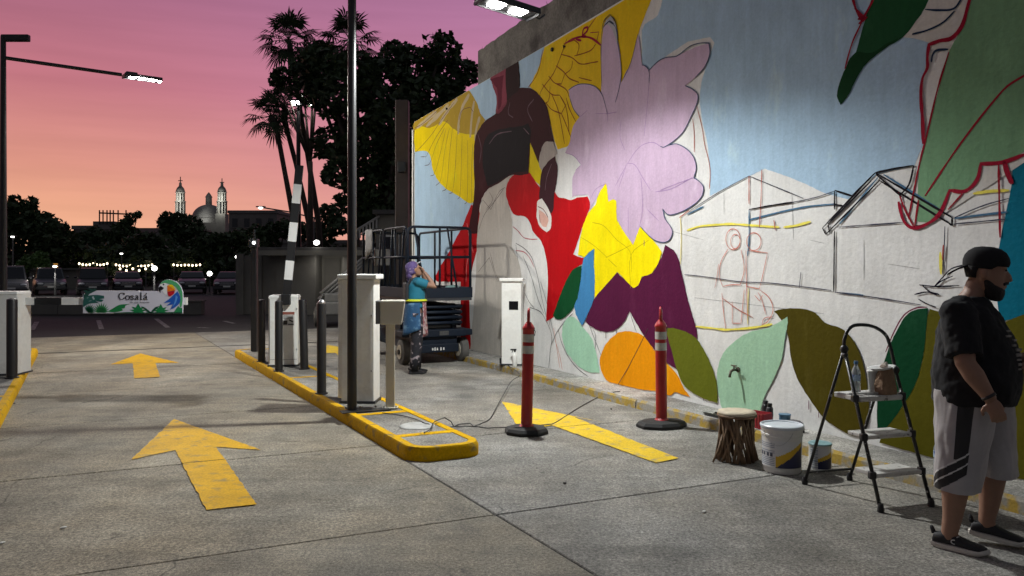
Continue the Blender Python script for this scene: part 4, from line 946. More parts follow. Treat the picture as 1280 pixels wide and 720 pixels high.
q = MB(); q.lathe([(0.10,H-0.02),(0.150,H-0.012),(0.156,H+0.004),(0.150,H+0.020),(0.10,H+0.024),(0.0,H+0.022)], n=28, caps=False); q.build('seat', M_HIDE, st, smooth=True)
q = MB(); q.tube([(0.153*math.cos(2*math.pi*k/24),0.153*math.sin(2*math.pi*k/24),H-0.014) for k in range(24)], 0.010, 6, closed=True); q.build('rim', M_STK, st, smooth=True)

# ------------------------------------------------------------------ paint bucket and paint can
def label_patch(name, r, z0, z1, a0, a1, func, mats, parent, nu=48, nv=30):
    q = MB(); vs = []; fs = []; mi = []
    for j in range(nv+1):
        for i in range(nu+1):
            a = a0 + (a1-a0)*i/nu; vs.append((r*math.cos(a), r*math.sin(a), z0+(z1-z0)*j/nv))
    for j in range(nv):
        for i in range(nu):
            fs.append((j*(nu+1)+i, j*(nu+1)+i+1, (j+1)*(nu+1)+i+1, (j+1)*(nu+1)+i)); mi.append(func((i+.5)/nu, (j+.5)/nv))
    q.v = vs; q.f = fs; q.m = mi
    return q.build(name, mats, parent, smooth=True, fix=False)
M_LW = mat('label_white', (0.62,0.62,0.62), 0.4, 0.04); M_LB = mat('label_grey_blue', (0.26,0.30,0.36), 0.4, 0.05); M_LY = mat('label_yellow', (0.62,0.38,0.015), 0.4, 0.05); M_LN = mat('label_navy', (0.012,0.014,0.06), 0.35, 0.05); M_LK = mat('label_ink', (0.06,0.07,0.10), 0.4, 0.05)
M_PAIL = mat('pail_plastic', (0.66,0.65,0.62), 0.4, 0.08, 5, 0.04, 30)
PBk = G(977.5, 588)
bk = thing('paint_bucket', 'large white plastic paint bucket with yellow and navy label and wire handle', 'bucket', PBk)
q = MB(); q.lathe([(0.138,0.0),(0.142,0.006),(0.152,0.28),(0.157,0.285),(0.157,0.30),(0.153,0.303),(0.154,0.325),(0.160,0.328),(0.160,0.340),(0.155,0.344)], n=40); q.build('pail', M_PAIL, bk, smooth=True, angle=35)
q = MB(); q.lathe([(0.163,0.340),(0.165,0.346),(0.165,0.360),(0.158,0.366),(0.148,0.362),(0.146,0.355),(0.0,0.355)], n=40, caps=False); q.build('lid', mat('lid_plastic',(0.56,0.60,0.64),0.35,0.1,6), bk, smooth=True, angle=40)
def bucket_label(u, v):
    if u < 0.40:
        if v > 0.9 or v < 0.08: return 0
        if 0.66 < v < 0.72: return 0
        if 0.40 < v < 0.52: return 4 if int(u*40) % 4 < 3 and u < 0.36 else 0
        return 1 if int(v*30) % 2 == 0 and u < 0.37 else (0 if int(v*30) % 2 else 4 if u < 0.02 else 1)
    w = (u-0.42)/0.58
    if w < 0: return 0
    c1 = 0.42 + 0.55*w**1.2; c2 = 0.02 + 0.80*w**1.1
    if v < c2: return 3
    if v < c1: return 2
    return 0
ang = math.atan2(-PBk.y, -PBk.x)
label_patch('label', 0.1525, 0.05, 0.255, ang-1.35, ang+1.15, bucket_label, [M_LW, M_LB, M_LY, M_LN, M_LK], bk)
q = MB(); hp = [(0.166*math.cos(ang-0.9+1.4*t)*1.01, 0.166*math.sin(ang-0.9+1.4*t)*1.01, 0.325-0.10*math.sin(math.pi*t)**0.8) for t in [k/12 for k in range(13)]]
q.tube(hp, 0.0025, 6); q.build('wire_handle', M_STEEL, bk)
PCn = G(1025, 586)
cn = thing('paint_can', 'small white paint can with navy label under the step ladder', 'can', PCn)
q = MB(); q.lathe([(0.083,0),(0.086,0.004),(0.084,0.01),(0.084,0.185),(0.087,0.19),(0.087,0.197),(0.080,0.199)], n=32); q.build('can_body', M_PAIL, cn, smooth=True, angle=35)
q = MB(); q.lathe([(0.089,0.196),(0.091,0.202),(0.086,0.208),(0.076,0.204),(0.0,0.203)], n=32, caps=False); q.build('lid', mat('can_lid',(0.20,0.34,0.36),0.4,0.25,20), cn, smooth=True)
label_patch('label', 0.0855, 0.015, 0.178, ang-1.0, ang+1.5, lambda u, v: (3 if v < 0.30+0.45*max(0,u-0.25) else 2 if v < 0.45+0.6*max(0,u-0.25) else 0) if 0.3 < u < 0.9 else (1 if u <= 0.3 and int(v*20)%2 else 0), [M_LW, M_LB, M_LY, M_LN, M_LK], cn, 32, 24)

# ------------------------------------------------------------------ step ladder
ld = thing('step_ladder', 'paint spattered black step ladder with white treads and hoop handrail', 'ladder', (0,0,0))
M_LAD = mat('spattered_black', (0.012,0.012,0.012), 0.4, 0.1, 10, c2=(0.45,0.44,0.42), c2lo=0.66, c2hi=0.69, c2scale=38)
M_TRD = mat('spattered_tread', (0.52,0.51,0.48), 0.55, 0.15, 10, c2=(0.15,0.14,0.13), c2lo=0.60, c2hi=0.68, c2scale=30)
fA, fB, fC, fD = G(1101,640), G(1164,633), G(1006,605), G(1062,600)
hL = Vector((2.305,5.55,1.02)); hR = Vector((2.675,5.665,1.02))
def lerp(a, b, t): return a + (b-a)*t
RT = 0.0125
for f, h in ((fA,hL),(fB,lerp(hR,fB,0.28)+Vector((0,0,0)))):
    q = MB(); q.tube([f+Vector((0,0,0.01)), h], RT, 10); q.build('front_leg', M_LAD, ld, smooth=True)
for f, h in ((fC,hL),(fD,lerp(hR,fD,0.30))):
    q = MB(); q.tube([f+Vector((0,0,0.01)), h], RT*0.9, 10); q.build('rear_leg', M_LAD, ld, smooth=True)
for f, d in ((fA,0),(fB,0),(fC,0),(fD,0)):
    q = MB(); q.lathe([(0.021,0),(0.022,0.02),(0.016,0.05),(0.014,0.055)], f, 12); q.build('rubber_foot', M_RUB, ld, smooth=True, angle=40)
q = MB(); q.tube([lerp(fC,hL,0.09), lerp(fD,hR,0.09)], 0.009, 8); q.build('rear_brace', M_LAD, ld)
# hoop handrail
hc = [hL, hL+Vector((0.0,0.0,0.06)), hL+Vector((0.03,0.01,0.13)), lerp(hL,hR,0.25)+Vector((0,0,0.165)), lerp(hL,hR,0.6)+Vector((0,0,0.155)), lerp(hL,hR,0.88)+Vector((0,0,0.10)), hR+Vector((0,0,0.02)), lerp(hR,fB,0.15), lerp(hR,fB,0.32)]
def crv(P, sub=6):
    out = []
    for i in range(len(P)-1):
        p0, p1, p2, p3 = P[max(i-1,0)], P[i], P[i+1], P[min(i+2,len(P)-1)]
        for k in range(sub):
            t = k/sub; out.append(0.5*((2*p1)+(p2-p0)*t+(2*p0-5*p1+4*p2-p3)*t*t+(3*p1-p0-3*p2+p3)*t**3))
    return out+[P[-1]]
q = MB(); q.tube(crv(hc), 0.012, 10); q.build('hoop_rail', M_LAD, ld, smooth=True)
q = MB(); q.ell(hL, (0.028,0.028,0.032)); q.ell(hL+Vector((0.0,-0.01,-0.04)), (0.02,0.03,0.024)); q.build('hinge', M_BLK, ld, smooth=True)
q = MB(); q.ell(lerp(hR,fB,0.15), (0.026,0.026,0.03)); q.build('hinge', M_BLK, ld, smooth=True)
def tread(t, depth, name, thick=0.028):
    a, b = lerp(fA,hL,t), lerp(fB,hR,t); a.z = b.z = (a.z+b.z)/2
    back = (Vector((fC.x-fA.x, fC.y-fA.y, 0))).normalized()*depth
    q = MB(); ax = (b-a).normalized()*0.02
    P = [a+ax-back*0.12, b-ax-back*0.12, b-ax+back*0.88, a+ax+back*0.88]
    q.add([p+Vector((0,0,-thick)) for p in P]+[p for p in P], [(3,2,1,0),(4,5,6,7),(0,1,5,4),(1,2,6,5),(2,3,7,6),(3,0,4,7)])
    q.build(name, M_TRD, ld, bevel=0.006)
    for e in (a, b):
        q = MB(); q.box(e+Vector((0,0,-0.012)), (0.045,0.045,0.05)); q.build('tread_bracket', M_BLK, ld, bevel=0.008)
tread(0.225, 0.20, 'tread'); tread(0.455, 0.19, 'tread'); tread(0.695, 0.25, 'top_tread', 0.035)
zt = lerp(fA,hL,0.695).z
platc = (lerp(fA,hL,0.695)+lerp(fB,hR,0.695))/2
def on_top(px, py): v = G(px, py, zt); return v
def water_bottle(loc, label, h=0.22, r=0.031):
    t = thing('water_bottle', label, 'bottle', loc)
    M_PET = mat('clear_bottle', (0.55,0.60,0.63), 0.12, 0.05, 9, trans=0.55); M_CAPB = mat('blue_cap', (0.05,0.14,0.26), 0.4, 0.05); M_LBL = mat('bottle_label', (0.34,0.46,0.58), 0.4, 0.2, 30, c2=(0.08,0.12,0.30), c2lo=0.5, c2hi=0.56, c2scale=26)
    q = MB(); q.lathe([(r*.85,0),(r,0.008),(r,h*.30),(r*.93,h*.33),(r,h*.36),(r,h*.62),(r*.85,h*.72),(r*.45,h*.86),(r*.38,h*.92)], n=20); q.build('bottle_body', M_PET, t, smooth=True, angle=60)
    q = MB(); q.lathe([(r*.46,h*.90),(r*.46,h),(r*.40,h*1.005)], n=16); q.build('cap', M_CAPB, t, smooth=True, angle=40)
    q = MB(); q.lathe([(r*1.012,h*.38),(r*1.012,h*.58)], n=20, caps=False); q.build('label', M_LBL, t, smooth=True)
    return t
water_bottle(on_top(1070,490.5), 'clear water bottle with a blue cap on the ladder top')
bg_ = thing('paper_bag', 'crumpled brown paper bag on the ladder top', 'bag', on_top(1107,492.5), 0.35)
q = MB(); n = 20; rings = []
for i in range(9):
    t = i/8; z = 0.175*t; rx = 0.072*(1-0.35*t**2.5); ry = 0.05*(1-0.45*t**2); ring = []
    for k in range(n):
        a = 2*math.pi*k/n; cx_, sy_ = math.cos(a), math.sin(a); e = 0.55
        w = 1 + 0.10*noise.noise(Vector((cx_*2.2, sy_*2.2, z*22))) + 0.06*math.sin(5*a+3*t)*t
        ring.append(Vector((rx*math.copysign(abs(cx_)**e, cx_)*w, ry*math.copysign(abs(sy_)**e, sy_)*w, z + 0.012*noise.noise(Vector((a,t*3,1)))*t)))
    rings.append(ring)
q.ring_loft(rings); q.build('paper_body', mat('kraft_paper', (0.23,0.145,0.085), 0.8, 0.18, 20, 0.6, 40), bg_)
tr_ = thing('foam_tray', 'white plastic tray and napkin resting on top of the paper bag', 'tray', on_top(1107,492.5)+Vector((-0.01,0.0,0.172)), 0.2)
M_FOAM = mat('white_foam', (0.62,0.62,0.60), 0.5, 0.05)
q = MB(); q.lathe([(0.055,0.0),(0.075,0.012),(0.088,0.016),(0.088,0.019),(0.074,0.016),(0.0,0.005)], n=24, caps=False)
q.v = [(x*1.15-0.02, y*0.8, z+0.12*x) for x, y, z in q.v]; q.build('tray', M_FOAM, tr_, smooth=True)
q = MB(); q.tube([(0.0,0,0.01),(0.015,0.01,0.03),(0.02,0.0,0.05)], [(0.035,0.03),(0.03,0.02),(0.004,0.004)], 7); q.build('napkin', mat('napkin',(0.46,0.38,0.32),0.8,0.2,30), tr_)
cup = thing('plastic_cup', 'clear white plastic cup beside the paper bag', 'cup', on_top(1091,491))
q = MB(); q.lathe([(0.026,0),(0.027,0.003),(0.036,0.15),(0.038,0.152),(0.035,0.15),(0.025,0.006),(0.0,0.006)], n=22, caps=False); q.build('cup_wall', mat('cup_plastic',(0.60,0.60,0.58),0.3,0.03,trans=0.25), cup, smooth=True)
q = MB(); q.lathe([(0.040,0.150),(0.040,0.158),(0.03,0.162),(0.0,0.162)], n=22, caps=False); q.build('cup_lid', M_FOAM, cup, smooth=True)
bp2 = thing('paint_brush', 'flat paint brush lying on the ladder top', 'brush', on_top(1080,493.5)+Vector((0,0,0.006)), 0.25)
q = MB(); q.box((-0.06,0,0.005), (0.14,0.022,0.012)); q.build('handle', M_TRD, bp2, bevel=0.004)
q = MB(); q.box((0.035,0,0.005), (0.05,0.045,0.014)); q.build('ferrule', M_STEEL, bp2)
q = MB(); q.box((0.085,0,0.005), (0.05,0.043,0.012)); q.build('bristles', mat('bristle',(0.30,0.29,0.27),0.9,0.2,30), bp2)
water_bottle(G(1173,586,0.10), 'blue labelled water bottle standing on the pavement beside the walking man', 0.235, 0.033)

# ------------------------------------------------------------------ clutter at the foot of the mural
def pv(px, py): return G(px, py, 0.10)
box_ = thing('spray_crate', 'small red plastic basket on the pavement behind the stick stool', 'basket', pv(948,534), -0.9)
M_RC = mat('red_crate', (0.36,0.03,0.04), 0.45, 0.12, 8)
q = MB()
for sx, sy, dx, dy in ((0,-0.07,0.2,0.006),(0,0.07,0.2,0.006),(-0.1,0,0.006,0.134),(0.1,0,0.006,0.134)): q.box((sx,sy,0.07),(dx,dy,0.14))
q.box((0,0,0.004),(0.196,0.13,0.007)); q.build('basket_body', M_RC, box_)
q = MB()
for k in range(-3,4): q.box((k*0.028,-0.0755,0.07),(0.006,0.005,0.14))
q.build('rib', M_RC, box_)
def spray_can(loc, body, cap, label, h=0.19):
    t = thing('spray_can', label, 'spray can', loc)
    q = MB(); q.lathe([(0.031,0),(0.033,0.004),(0.033,h*.78),(0.026,h*.84),(0.017,h*.87)], n=18); q.build('can_body', body, t, smooth=True, angle=45)
    q = MB(); q.lathe([(0.024,h*.85),(0.024,h*.98),(0.022,h)], n=16); q.build('cap', cap, t, smooth=True, angle=45)
    q = MB(); q.lathe([(0.0334,h*.2),(0.0334,h*.6)], n=18, caps=False); q.build('label', mat('can_label',(0.12,0.12,0.13),0.4,0.3,30), t)
    return t
spray_can(pv(957,532), M_BLK, M_DKG, 'tall black spray can beside the red basket', 0.235)
spray_can(pv(962,533), M_DKG, M_BLK, 'dark grey spray can next to the tall black one', 0.215)
t = thing('paint_tin', 'blue and red paint tin at the wall behind the bucket', 'can', pv(981,536))
q = MB(); q.lathe([(0.05,0),(0.052,0.004),(0.05,0.008),(0.05,0.12),(0.053,0.125),(0.048,0.128)], n=24); q.build('tin_body', mat('tin_red',(0.30,0.03,0.05),0.4,0.3,12,c2=(0.4,0.4,0.42),c2lo=0.5,c2hi=0.55,c2scale=18), t, smooth=True, angle=40)
q = MB(); q.lathe([(0.0515,0.085),(0.0515,0.122),(0.056,0.128),(0.056,0.136),(0.05,0.138),(0.0,0.134)], n=24, caps=False); q.build('lid', mat('tin_blue',(0.07,0.17,0.27),0.4,0.1), t, smooth=True, angle=40)
t = thing('paint_roller_tray', 'dark upturned roller tray leaning on the wall behind the bucket', 'tray', pv(993,539), WALL_ANGLE)
q = MB(); q.ring_loft([[Vector((x, y+0.06*zz_, zz_)) for x, y in ((-0.10*f,-0.02),(0.10*f,-0.02),(0.10*f,0.02),(-0.10*f,0.02))] for f, zz_ in ((1,0.0),(0.98,0.05),(0.8,0.085),(0.4,0.10))]); q.build('tray_shell', mat('tray_grey',(0.06,0.06,0.065),0.5,0.2,10), t, smooth=True)
dish = thing('paint_dish', 'shallow white paint dish on the pavement by the stick stool', 'dish', pv(909,521))
q = MB(); q.lathe([(0.05,0.0),(0.075,0.02),(0.09,0.035),(0.092,0.035),(0.076,0.016),(0.0,0.006)], n=26, caps=False); q.build('dish', M_FOAM, dish, smooth=True)
q = MB(); q.lathe([(0.072,0.014),(0.0,0.0145)], n=26, caps=False); q.build('paint_film', mat('mint_paint',(0.34,0.50,0.40),0.3,0.1), dish)
tr2 = thing('mixing_tray', 'flat black mixing tray on the kerb beside the stick stool', 'tray', pv(897,521), WALL_ANGLE)
q = MB(); q.box((0,0,0.006),(0.22,0.13,0.010)); q.box((0,-0.066,0.014),(0.23,0.008,0.025)); q.box((0,0.066,0.014),(0.23,0.008,0.025)); q.build('tray', M_BLK, tr2)
q = MB(); q.box((-0.15,0,0.01),(0.10,0.03,0.012)); q.build('handle', M_BLK, tr2, bevel=0.004)
# wall tap
tp = thing('wall_tap', 'old brass garden tap on the pale mint painted leaf', 'tap', WP(*S(924,462), 0.01), WALL_ANGLE + math.pi)
M_BRS = mat('dull_brass', (0.11,0.10,0.075), 0.5, 0.3, 30, 0.3, 80, metal=0.6)
q = MB(); q.tube([(0,0,0),(0,0.07,0),(0,0.10,-0.01),(0,0.115,-0.05),(0,0.115,-0.07)], [0.014,0.014,0.015,0.013,0.015], 10); q.build('spout', M_BRS, tp, smooth=True)
q = MB(); q.cyl((0,0.06,0),(0,0.06,0.04),0.008,0.008,8); q.box((0,0.06,0.045),(0.08,0.014,0.012)); q.build('handle', M_BRS, tp, bevel=0.004)
q = MB(); q.tube([(-0.07,0.05,0.01),(-0.02,0.06,0.03),(0.03,0.06,0.045)],0.006,6); q.build('handle_wing', M_BRS, tp)
q = MB(); q.cyl((0,0.0,0),(0,0.012,0),0.028,0.028,14); q.build('wall_flange', M_BRS, tp)

# scraps on the concrete
M_SCRAP = mat('paper_scrap', (0.55,0.54,0.50), 0.8, 0.1); M_PEB = mat('pebble', (0.10,0.09,0.08), 0.9, 0.3, 20)
for px_, py_, k_, l_ in ((79,660,0,'white paper scrap on the slab before the large arrow'),(2,679,0,'small white scrap at the slab joint by the left kerb'),(18,505,1,'dark clod beside the left yellow kerb'),(706,605,1,'small dark pebble in front of the red delineator'),(764,512,1,'dark pebble on the faded arrow'),(880,640,0,'pale paper flake on the grey slab before the bucket')):
    t = thing('scrap' if not k_ else 'pebble', l_, 'litter' if not k_ else 'pebble', G(px_, py_), rnd.uniform(0,3))
    q = MB(); q.ell((0,0,0.004 if not k_ else 0.008), (0.022,0.014,0.005) if not k_ else (0.014,0.011,0.008), 7, 5)
    q.v = [(x*(1+0.3*noise.noise(Vector((x*90,y*90,px_)))), y*(1+0.3*noise.noise(Vector((y*90,x*90,px_)))), z) for x, y, z in q.v]
    q.build('flake' if not k_ else 'stone', M_PEB if k_ else M_SCRAP, t)
# ------------------------------------------------------------------ scissor lift beside the mural
M_NAVY = mat('lift_navy_paint', (0.004,0.009,0.019), 0.6, 0.2, 5, 0.06, 40, spec=0.3)
M_TYRE = mat('solid_tyre', (0.09,0.085,0.078), 0.85, 0.2, 12, 0.3, 60)
M_HUB = mat('wheel_hub', (0.40,0.37,0.30), 0.55, 0.2, 10)
def wheel(parent, c, r, w, ax=(1,0,0)):
    ax = Vector(ax); c = Vector(c)
    q = MB(); q.tube([c-ax*w/2, c-ax*w*0.42, c+ax*w*0.42, c+ax*w/2], [r*0.9, r, r, r*0.9], 24); wh = q.build('wheel', M_TYRE, parent, smooth=True, angle=40)
    q = MB(); q.tube([c-ax*(w/2+0.012), c+ax*(w/2+0.012)], [r*0.58, r*0.58], 20); q.build('rim', M_HUB, wh, smooth=True, angle=40)
    q = MB(); q.tube([c-ax*(w/2+0.035), c+ax*(w/2+0.035)], [r*0.2, r*0.2], 12); q.build('hub', M_DKG, wh, smooth=True, angle=40)
    return wh
RZL = math.atan2(0.4446, 0.8957)
lift = thing('scissor_lift', 'dark blue scissor lift with railed platform parked beside the mural', 'lift', (-1.17,12.95,0), RZL)
q = MB(); q.box((0,1.28,0.34),(0.72,2.3,0.26)); q.box((0,0.14,0.50),(0.98,0.16,0.12)); q.box((0,0.10,0.26),(0.70,0.14,0.14)); q.box((0,2.4,0.44),(1.0,0.2,0.24)); q.box((0.52,0.3,0.50),(0.18,0.46,0.10)); q.box((-0.52,0.3,0.50),(0.18,0.46,0.10)); q.build('chassis', M_NAVY, lift, bevel=0.015)
for x in (-0.51, 0.51):
    for y in (0.30, 2.15): wheel(lift, (x, y, 0.20), 0.20, 0.13)
q = MB(); q.box((0,1.28,0.55),(0.62,2.0,0.18)); q.build('power_unit', M_BLK, lift, bevel=0.02)
for x in (-0.45, 0.45):
    q = MB(); q.box((x,1.25,0.62),(0.10,1.5,0.20)); q.build('battery_tray', M_NAVY, lift, bevel=0.01)
for k in range(4):
    z = 0.66 + 0.088*k
    for x in (-0.36, 0.36):
        for d in (1,-1):
            q = MB(); q.box((x + 0.05*d, 1.25, z), (0.045, 2.2, 0.075), M=Matrix.Rotation(d*0.012,3,'X')); q.build('scissor_arm', M_NAVY, lift, bevel=0.006)
    for y in (0.13, 1.25, 2.37):
        q = MB(); q.cyl((-0.44,y,z),(0.44,y,z),0.028,0.028,10); q.build('pivot_tube', M_NAVY, lift, smooth=True)
q = MB(); q.box((0,1.27,1.055),(1.12,2.56,0.05)); q.build('deck', M_DKG, lift)
for c, d in (((0,0.0,1.16),(1.15,0.03,0.17)),((0,2.56,1.16),(1.15,0.03,0.17)),((-0.565,1.28,1.16),(0.03,2.52,0.17)),((0.565,1.28,1.16),(0.03,2.52,0.17))):
    q = MB(); q.box(c, d); q.build('toe_board', M_NAVY, lift, bevel=0.006)
def rail_rect(x0, y0, x1, y1, z0, z1, zm, posts, diag=True):
    a, b = Vector((x0,y0,0)), Vector((x1,y1,0)); up = Vector((0,0,1)); r = 0.021
    q = MB(); c = 0.08; d = (b-a).normalized()
    q.tube([a+up*z0, a+up*(z1-c), a+d*c*0.3+up*(z1-c*0.3), a+d*c+up*z1, b-d*c+up*z1, b-d*c*0.3+up*(z1-c*0.3), b+up*(z1-c), b+up*z0], r, 8); q.build('guard_rail', M_NAVY, lift, smooth=True)
    q = MB(); q.tube([a+up*zm, b+up*zm], r*0.9, 8); q.build('mid_rail', M_NAVY, lift, smooth=True)
    for t in posts:
        q = MB(); p = a+(b-a)*t; q.tube([p+up*z0, p+up*z1], r*0.9, 8); q.build('rail_post', M_NAVY, lift, smooth=True)
    if diag:
        for t0, t1 in ((0.10,0.26),(0.62,0.78)):
            q = MB(); q.tube([a+(b-a)*t0+up*z1, a+(b-a)*t1+up*z0], r*0.8, 8); q.build('brace', M_NAVY, lift, smooth=True)
zt0, zt1, ztm = 1.22, 2.22, 1.74
rail_rect(-0.54,0.0,0.54,0.0,zt0,zt1,ztm,(0.5,))
rail_rect(0.55,0.04,0.55,2.5,zt0,zt1,ztm,(0.33,0.66),False)
rail_rect(-0.55,0.04,-0.55,1.2,zt0,zt1,ztm,(0.5,),True)
rail_rect(-0.55,1.27,-0.55,2.5,zt0,zt1,ztm,(0.5,),True)
rail_rect(-0.54,2.55,0.54,2.55,zt0,zt1,ztm,(0.33,0.66),False)
q = MB(); q.box((-0.30,2.2,1.75),(0.30,0.22,0.30)); q.build('control_box', mat('control_grey',(0.20,0.20,0.19),0.5,0.15,8), lift, bevel=0.015)
q = MB()
for k, x in enumerate((-0.11,-0.07,-0.03,0.03,0.08)): q.box((x,0.026,0.25),(0.022,0.006,0.05 if k%2 else 0.04))
q.build('serial_marks', mat('decal_white',(0.6,0.6,0.58),0.5,0.2,30), lift)
q = MB(); q.box((0.10,0.056,0.50),(0.16,0.006,0.07)); q.build('data_plate', mat('data_plate',(0.06,0.06,0.06),0.4,0.3,40), lift)
q = MB()
for k in range(3): q.box((-0.575,0.9,0.35+0.25*k),(0.05,0.34,0.025))
q.build('entry_step', M_NAVY, lift)
cl = thing('cloth_bundle', 'crumpled teal rag on the scissor lift deck', 'rag', Matrix.Rotation(RZL,3,'Z') @ Vector((0.27,0.14,1.08)) + Vector((-1.17,12.95,0)))
q = MB(); n = 16; rings = []
for i in range(7):
    t = i/6; ring = []
    for k in range(n):
        a = 2*math.pi*k/n; w = 1+0.22*noise.noise(Vector((math.cos(a)*2,math.sin(a)*2,t*4)))
        ring.append(Vector((0.16*math.cos(a)*math.cos(t*1.4)*w,0.12*math.sin(a)*math.cos(t*1.4)*w,0.20*math.sin(t*1.5)*w)))
    rings.append(ring)
q.ring_loft(rings); q.build('rag_folds', mat('teal_cloth',(0.16,0.26,0.25),0.9,0.3,14,0.6,30), cl, smooth=True)
cl2 = thing('drop_cloth', 'grey cloth hung over the far rail of the scissor lift', 'cloth', Matrix.Rotation(RZL,3,'Z') @ Vector((-0.55,2.05,1.68)) + Vector((-1.17,12.95,0)), RZL)
q = MB()
pr = [[Vector((sgn*(0.03+0.03*abs(noise.noise(Vector((u*5,v*3,2))))), -0.22+0.44*u, 0.575-0.5*v*(0.8+0.3*u))) for u in [i/8 for i in range(9)]] for sgn, v in ((-1,1),(-1,0.66),(-1,0.33),(-1,0.0),(1,0.0),(1,0.3),(1,0.6))]
vs = [p for r in pr for p in r]; q.add(vs, [(i*9+k,i*9+k+1,(i+1)*9+k+1,(i+1)*9+k) for i in range(len(pr)-1) for k in range(8)]); o = q.build('cloth_sheet', mat('grey_cloth',(0.22,0.22,0.22),0.9,0.2,10,0.5,30), cl2, smooth=True)
mo = o.modifiers.new('thick','SOLIDIFY'); mo.thickness = 0.006

# ------------------------------------------------------------------ people
def frame_loft(q, rings, n=22, e=1.0):
    """rings: (cx, cy, z, rx, ry[, lean]) horizontal ellipses"""
    R = []
    for r in rings:
        cx, cy, z, rx, ry = r[:5]; ring = []
        for k in range(n):
            a = 2*math.pi*k/n; c, s = math.cos(a), math.sin(a)
            ring.append(Vector((cx+rx*math.copysign(abs(c)**e,c), cy+ry*math.copysign(abs(s)**e,s), z)))
        R.append(ring)
    q.ring_loft(R)
def head_into(q, hc, tilt=0.0, k=1.0, yaw=0.0):
    M = Matrix.Rotation(yaw,3,'Z') @ Matrix.Rotation(tilt,3,'Y'); hc = Vector(hc)
    prof = [(-0.128,0.03,0.072,0.030),(-0.112,0.0,0.088,0.046),(-0.08,-0.035,0.093,0.058),(-0.045,-0.065,0.092,0.066),(-0.01,-0.085,0.092,0.072),(0.03,-0.098,0.094,0.076),(0.065,-0.098,0.090,0.074),(0.095,-0.082,0.075,0.062),(0.115,-0.05,0.048,0.042)]
    R = []
    for z, xb, xf, yh in prof:
        ring = []
        for i in range(22):
            a = 2*math.pi*i/22; x = (xb+xf)/2 + (xf-xb)/2*math.cos(a); y = yh*math.sin(a)
            ring.append(M @ (Vector((x,y,z))*k) + hc)
        R.append(ring)
    q.ring_loft(R)
    P = lambda x, y, z: M @ (Vector((x,y,z))*k) + hc
    q.tube([P(0.080,0,0.025),P(0.104,0,-0.008),P(0.112,0,-0.024),P(0.085,0,-0.034)], [0.009*k,0.013*k,0.016*k,0.012*k], 8)
    for sgn in (-1,1):
        q.ell(P(-0.004,0.076*sgn,-0.004),(0.020*k,0.010*k,0.032*k),10,6)
        q.ell(P(0.076,0.030*sgn,0.034),(0.016*k,0.022*k,0.008*k),8,5)
    q.tube([P(0.085,-0.022,-0.064),P(0.095,0,-0.062),P(0.085,0.022,-0.064)],[0.006*k,0.010*k,0.006*k],6)
    return P
def hand_into(q, wrist, d, nrm, k=1.0, curl=0.7, thumb=1):
    """palm plus five bent fingers; d = pointing direction, nrm = back of the hand"""
    wrist, d, nrm = Vector(wrist), Vector(d).normalized(), Vector(nrm); nrm = (nrm - d*nrm.dot(d)).normalized(); s = d.cross(nrm)
    M = Matrix((d, s, nrm)).transposed()
    q.ell(wrist + d*0.045*k, (0.055*k,0.042*k,0.017*k), 12, 7, M=M)
    q.ell(wrist + d*0.05*k - nrm*0.006*k, (0.045*k,0.036*k,0.016*k), 12, 7, M=M)
    for i, (o, l) in enumerate(((-0.031,0.070),(-0.011,0.080),(0.011,0.075),(0.030,0.058))):
        p0 = wrist + d*0.080*k + s*o*k; p = [p0]; dirn = d
        for j, f in enumerate((0.45,0.32,0.23)):
            dirn = (dirn*math.cos(curl) - nrm*math.sin(curl)).normalized() if j or curl > 0.3 else d
            nn = (nrm + d*0).normalized()
            p.append(p[-1] + dirn*l*f*k)
            ax = s; dirn = Matrix.Rotation(curl*0.9, 3, ax) @ dirn if False else dirn
            nrm2 = nrm
        q.tube(p, [0.0095*k,0.009*k,0.0085*k,0.007*k], 7)
    t0 = wrist + d*0.022*k + s*(-0.034*k)*thumb
    q.tube([t0, t0 + (d*0.6 - s*0.7*thumb - nrm*0.3).normalized()*0.032*k, t0 + (d*0.9 - s*0.45*thumb - nrm*0.6).normalized()*0.062*k], [0.013*k,0.011*k,0.008*k], 7)
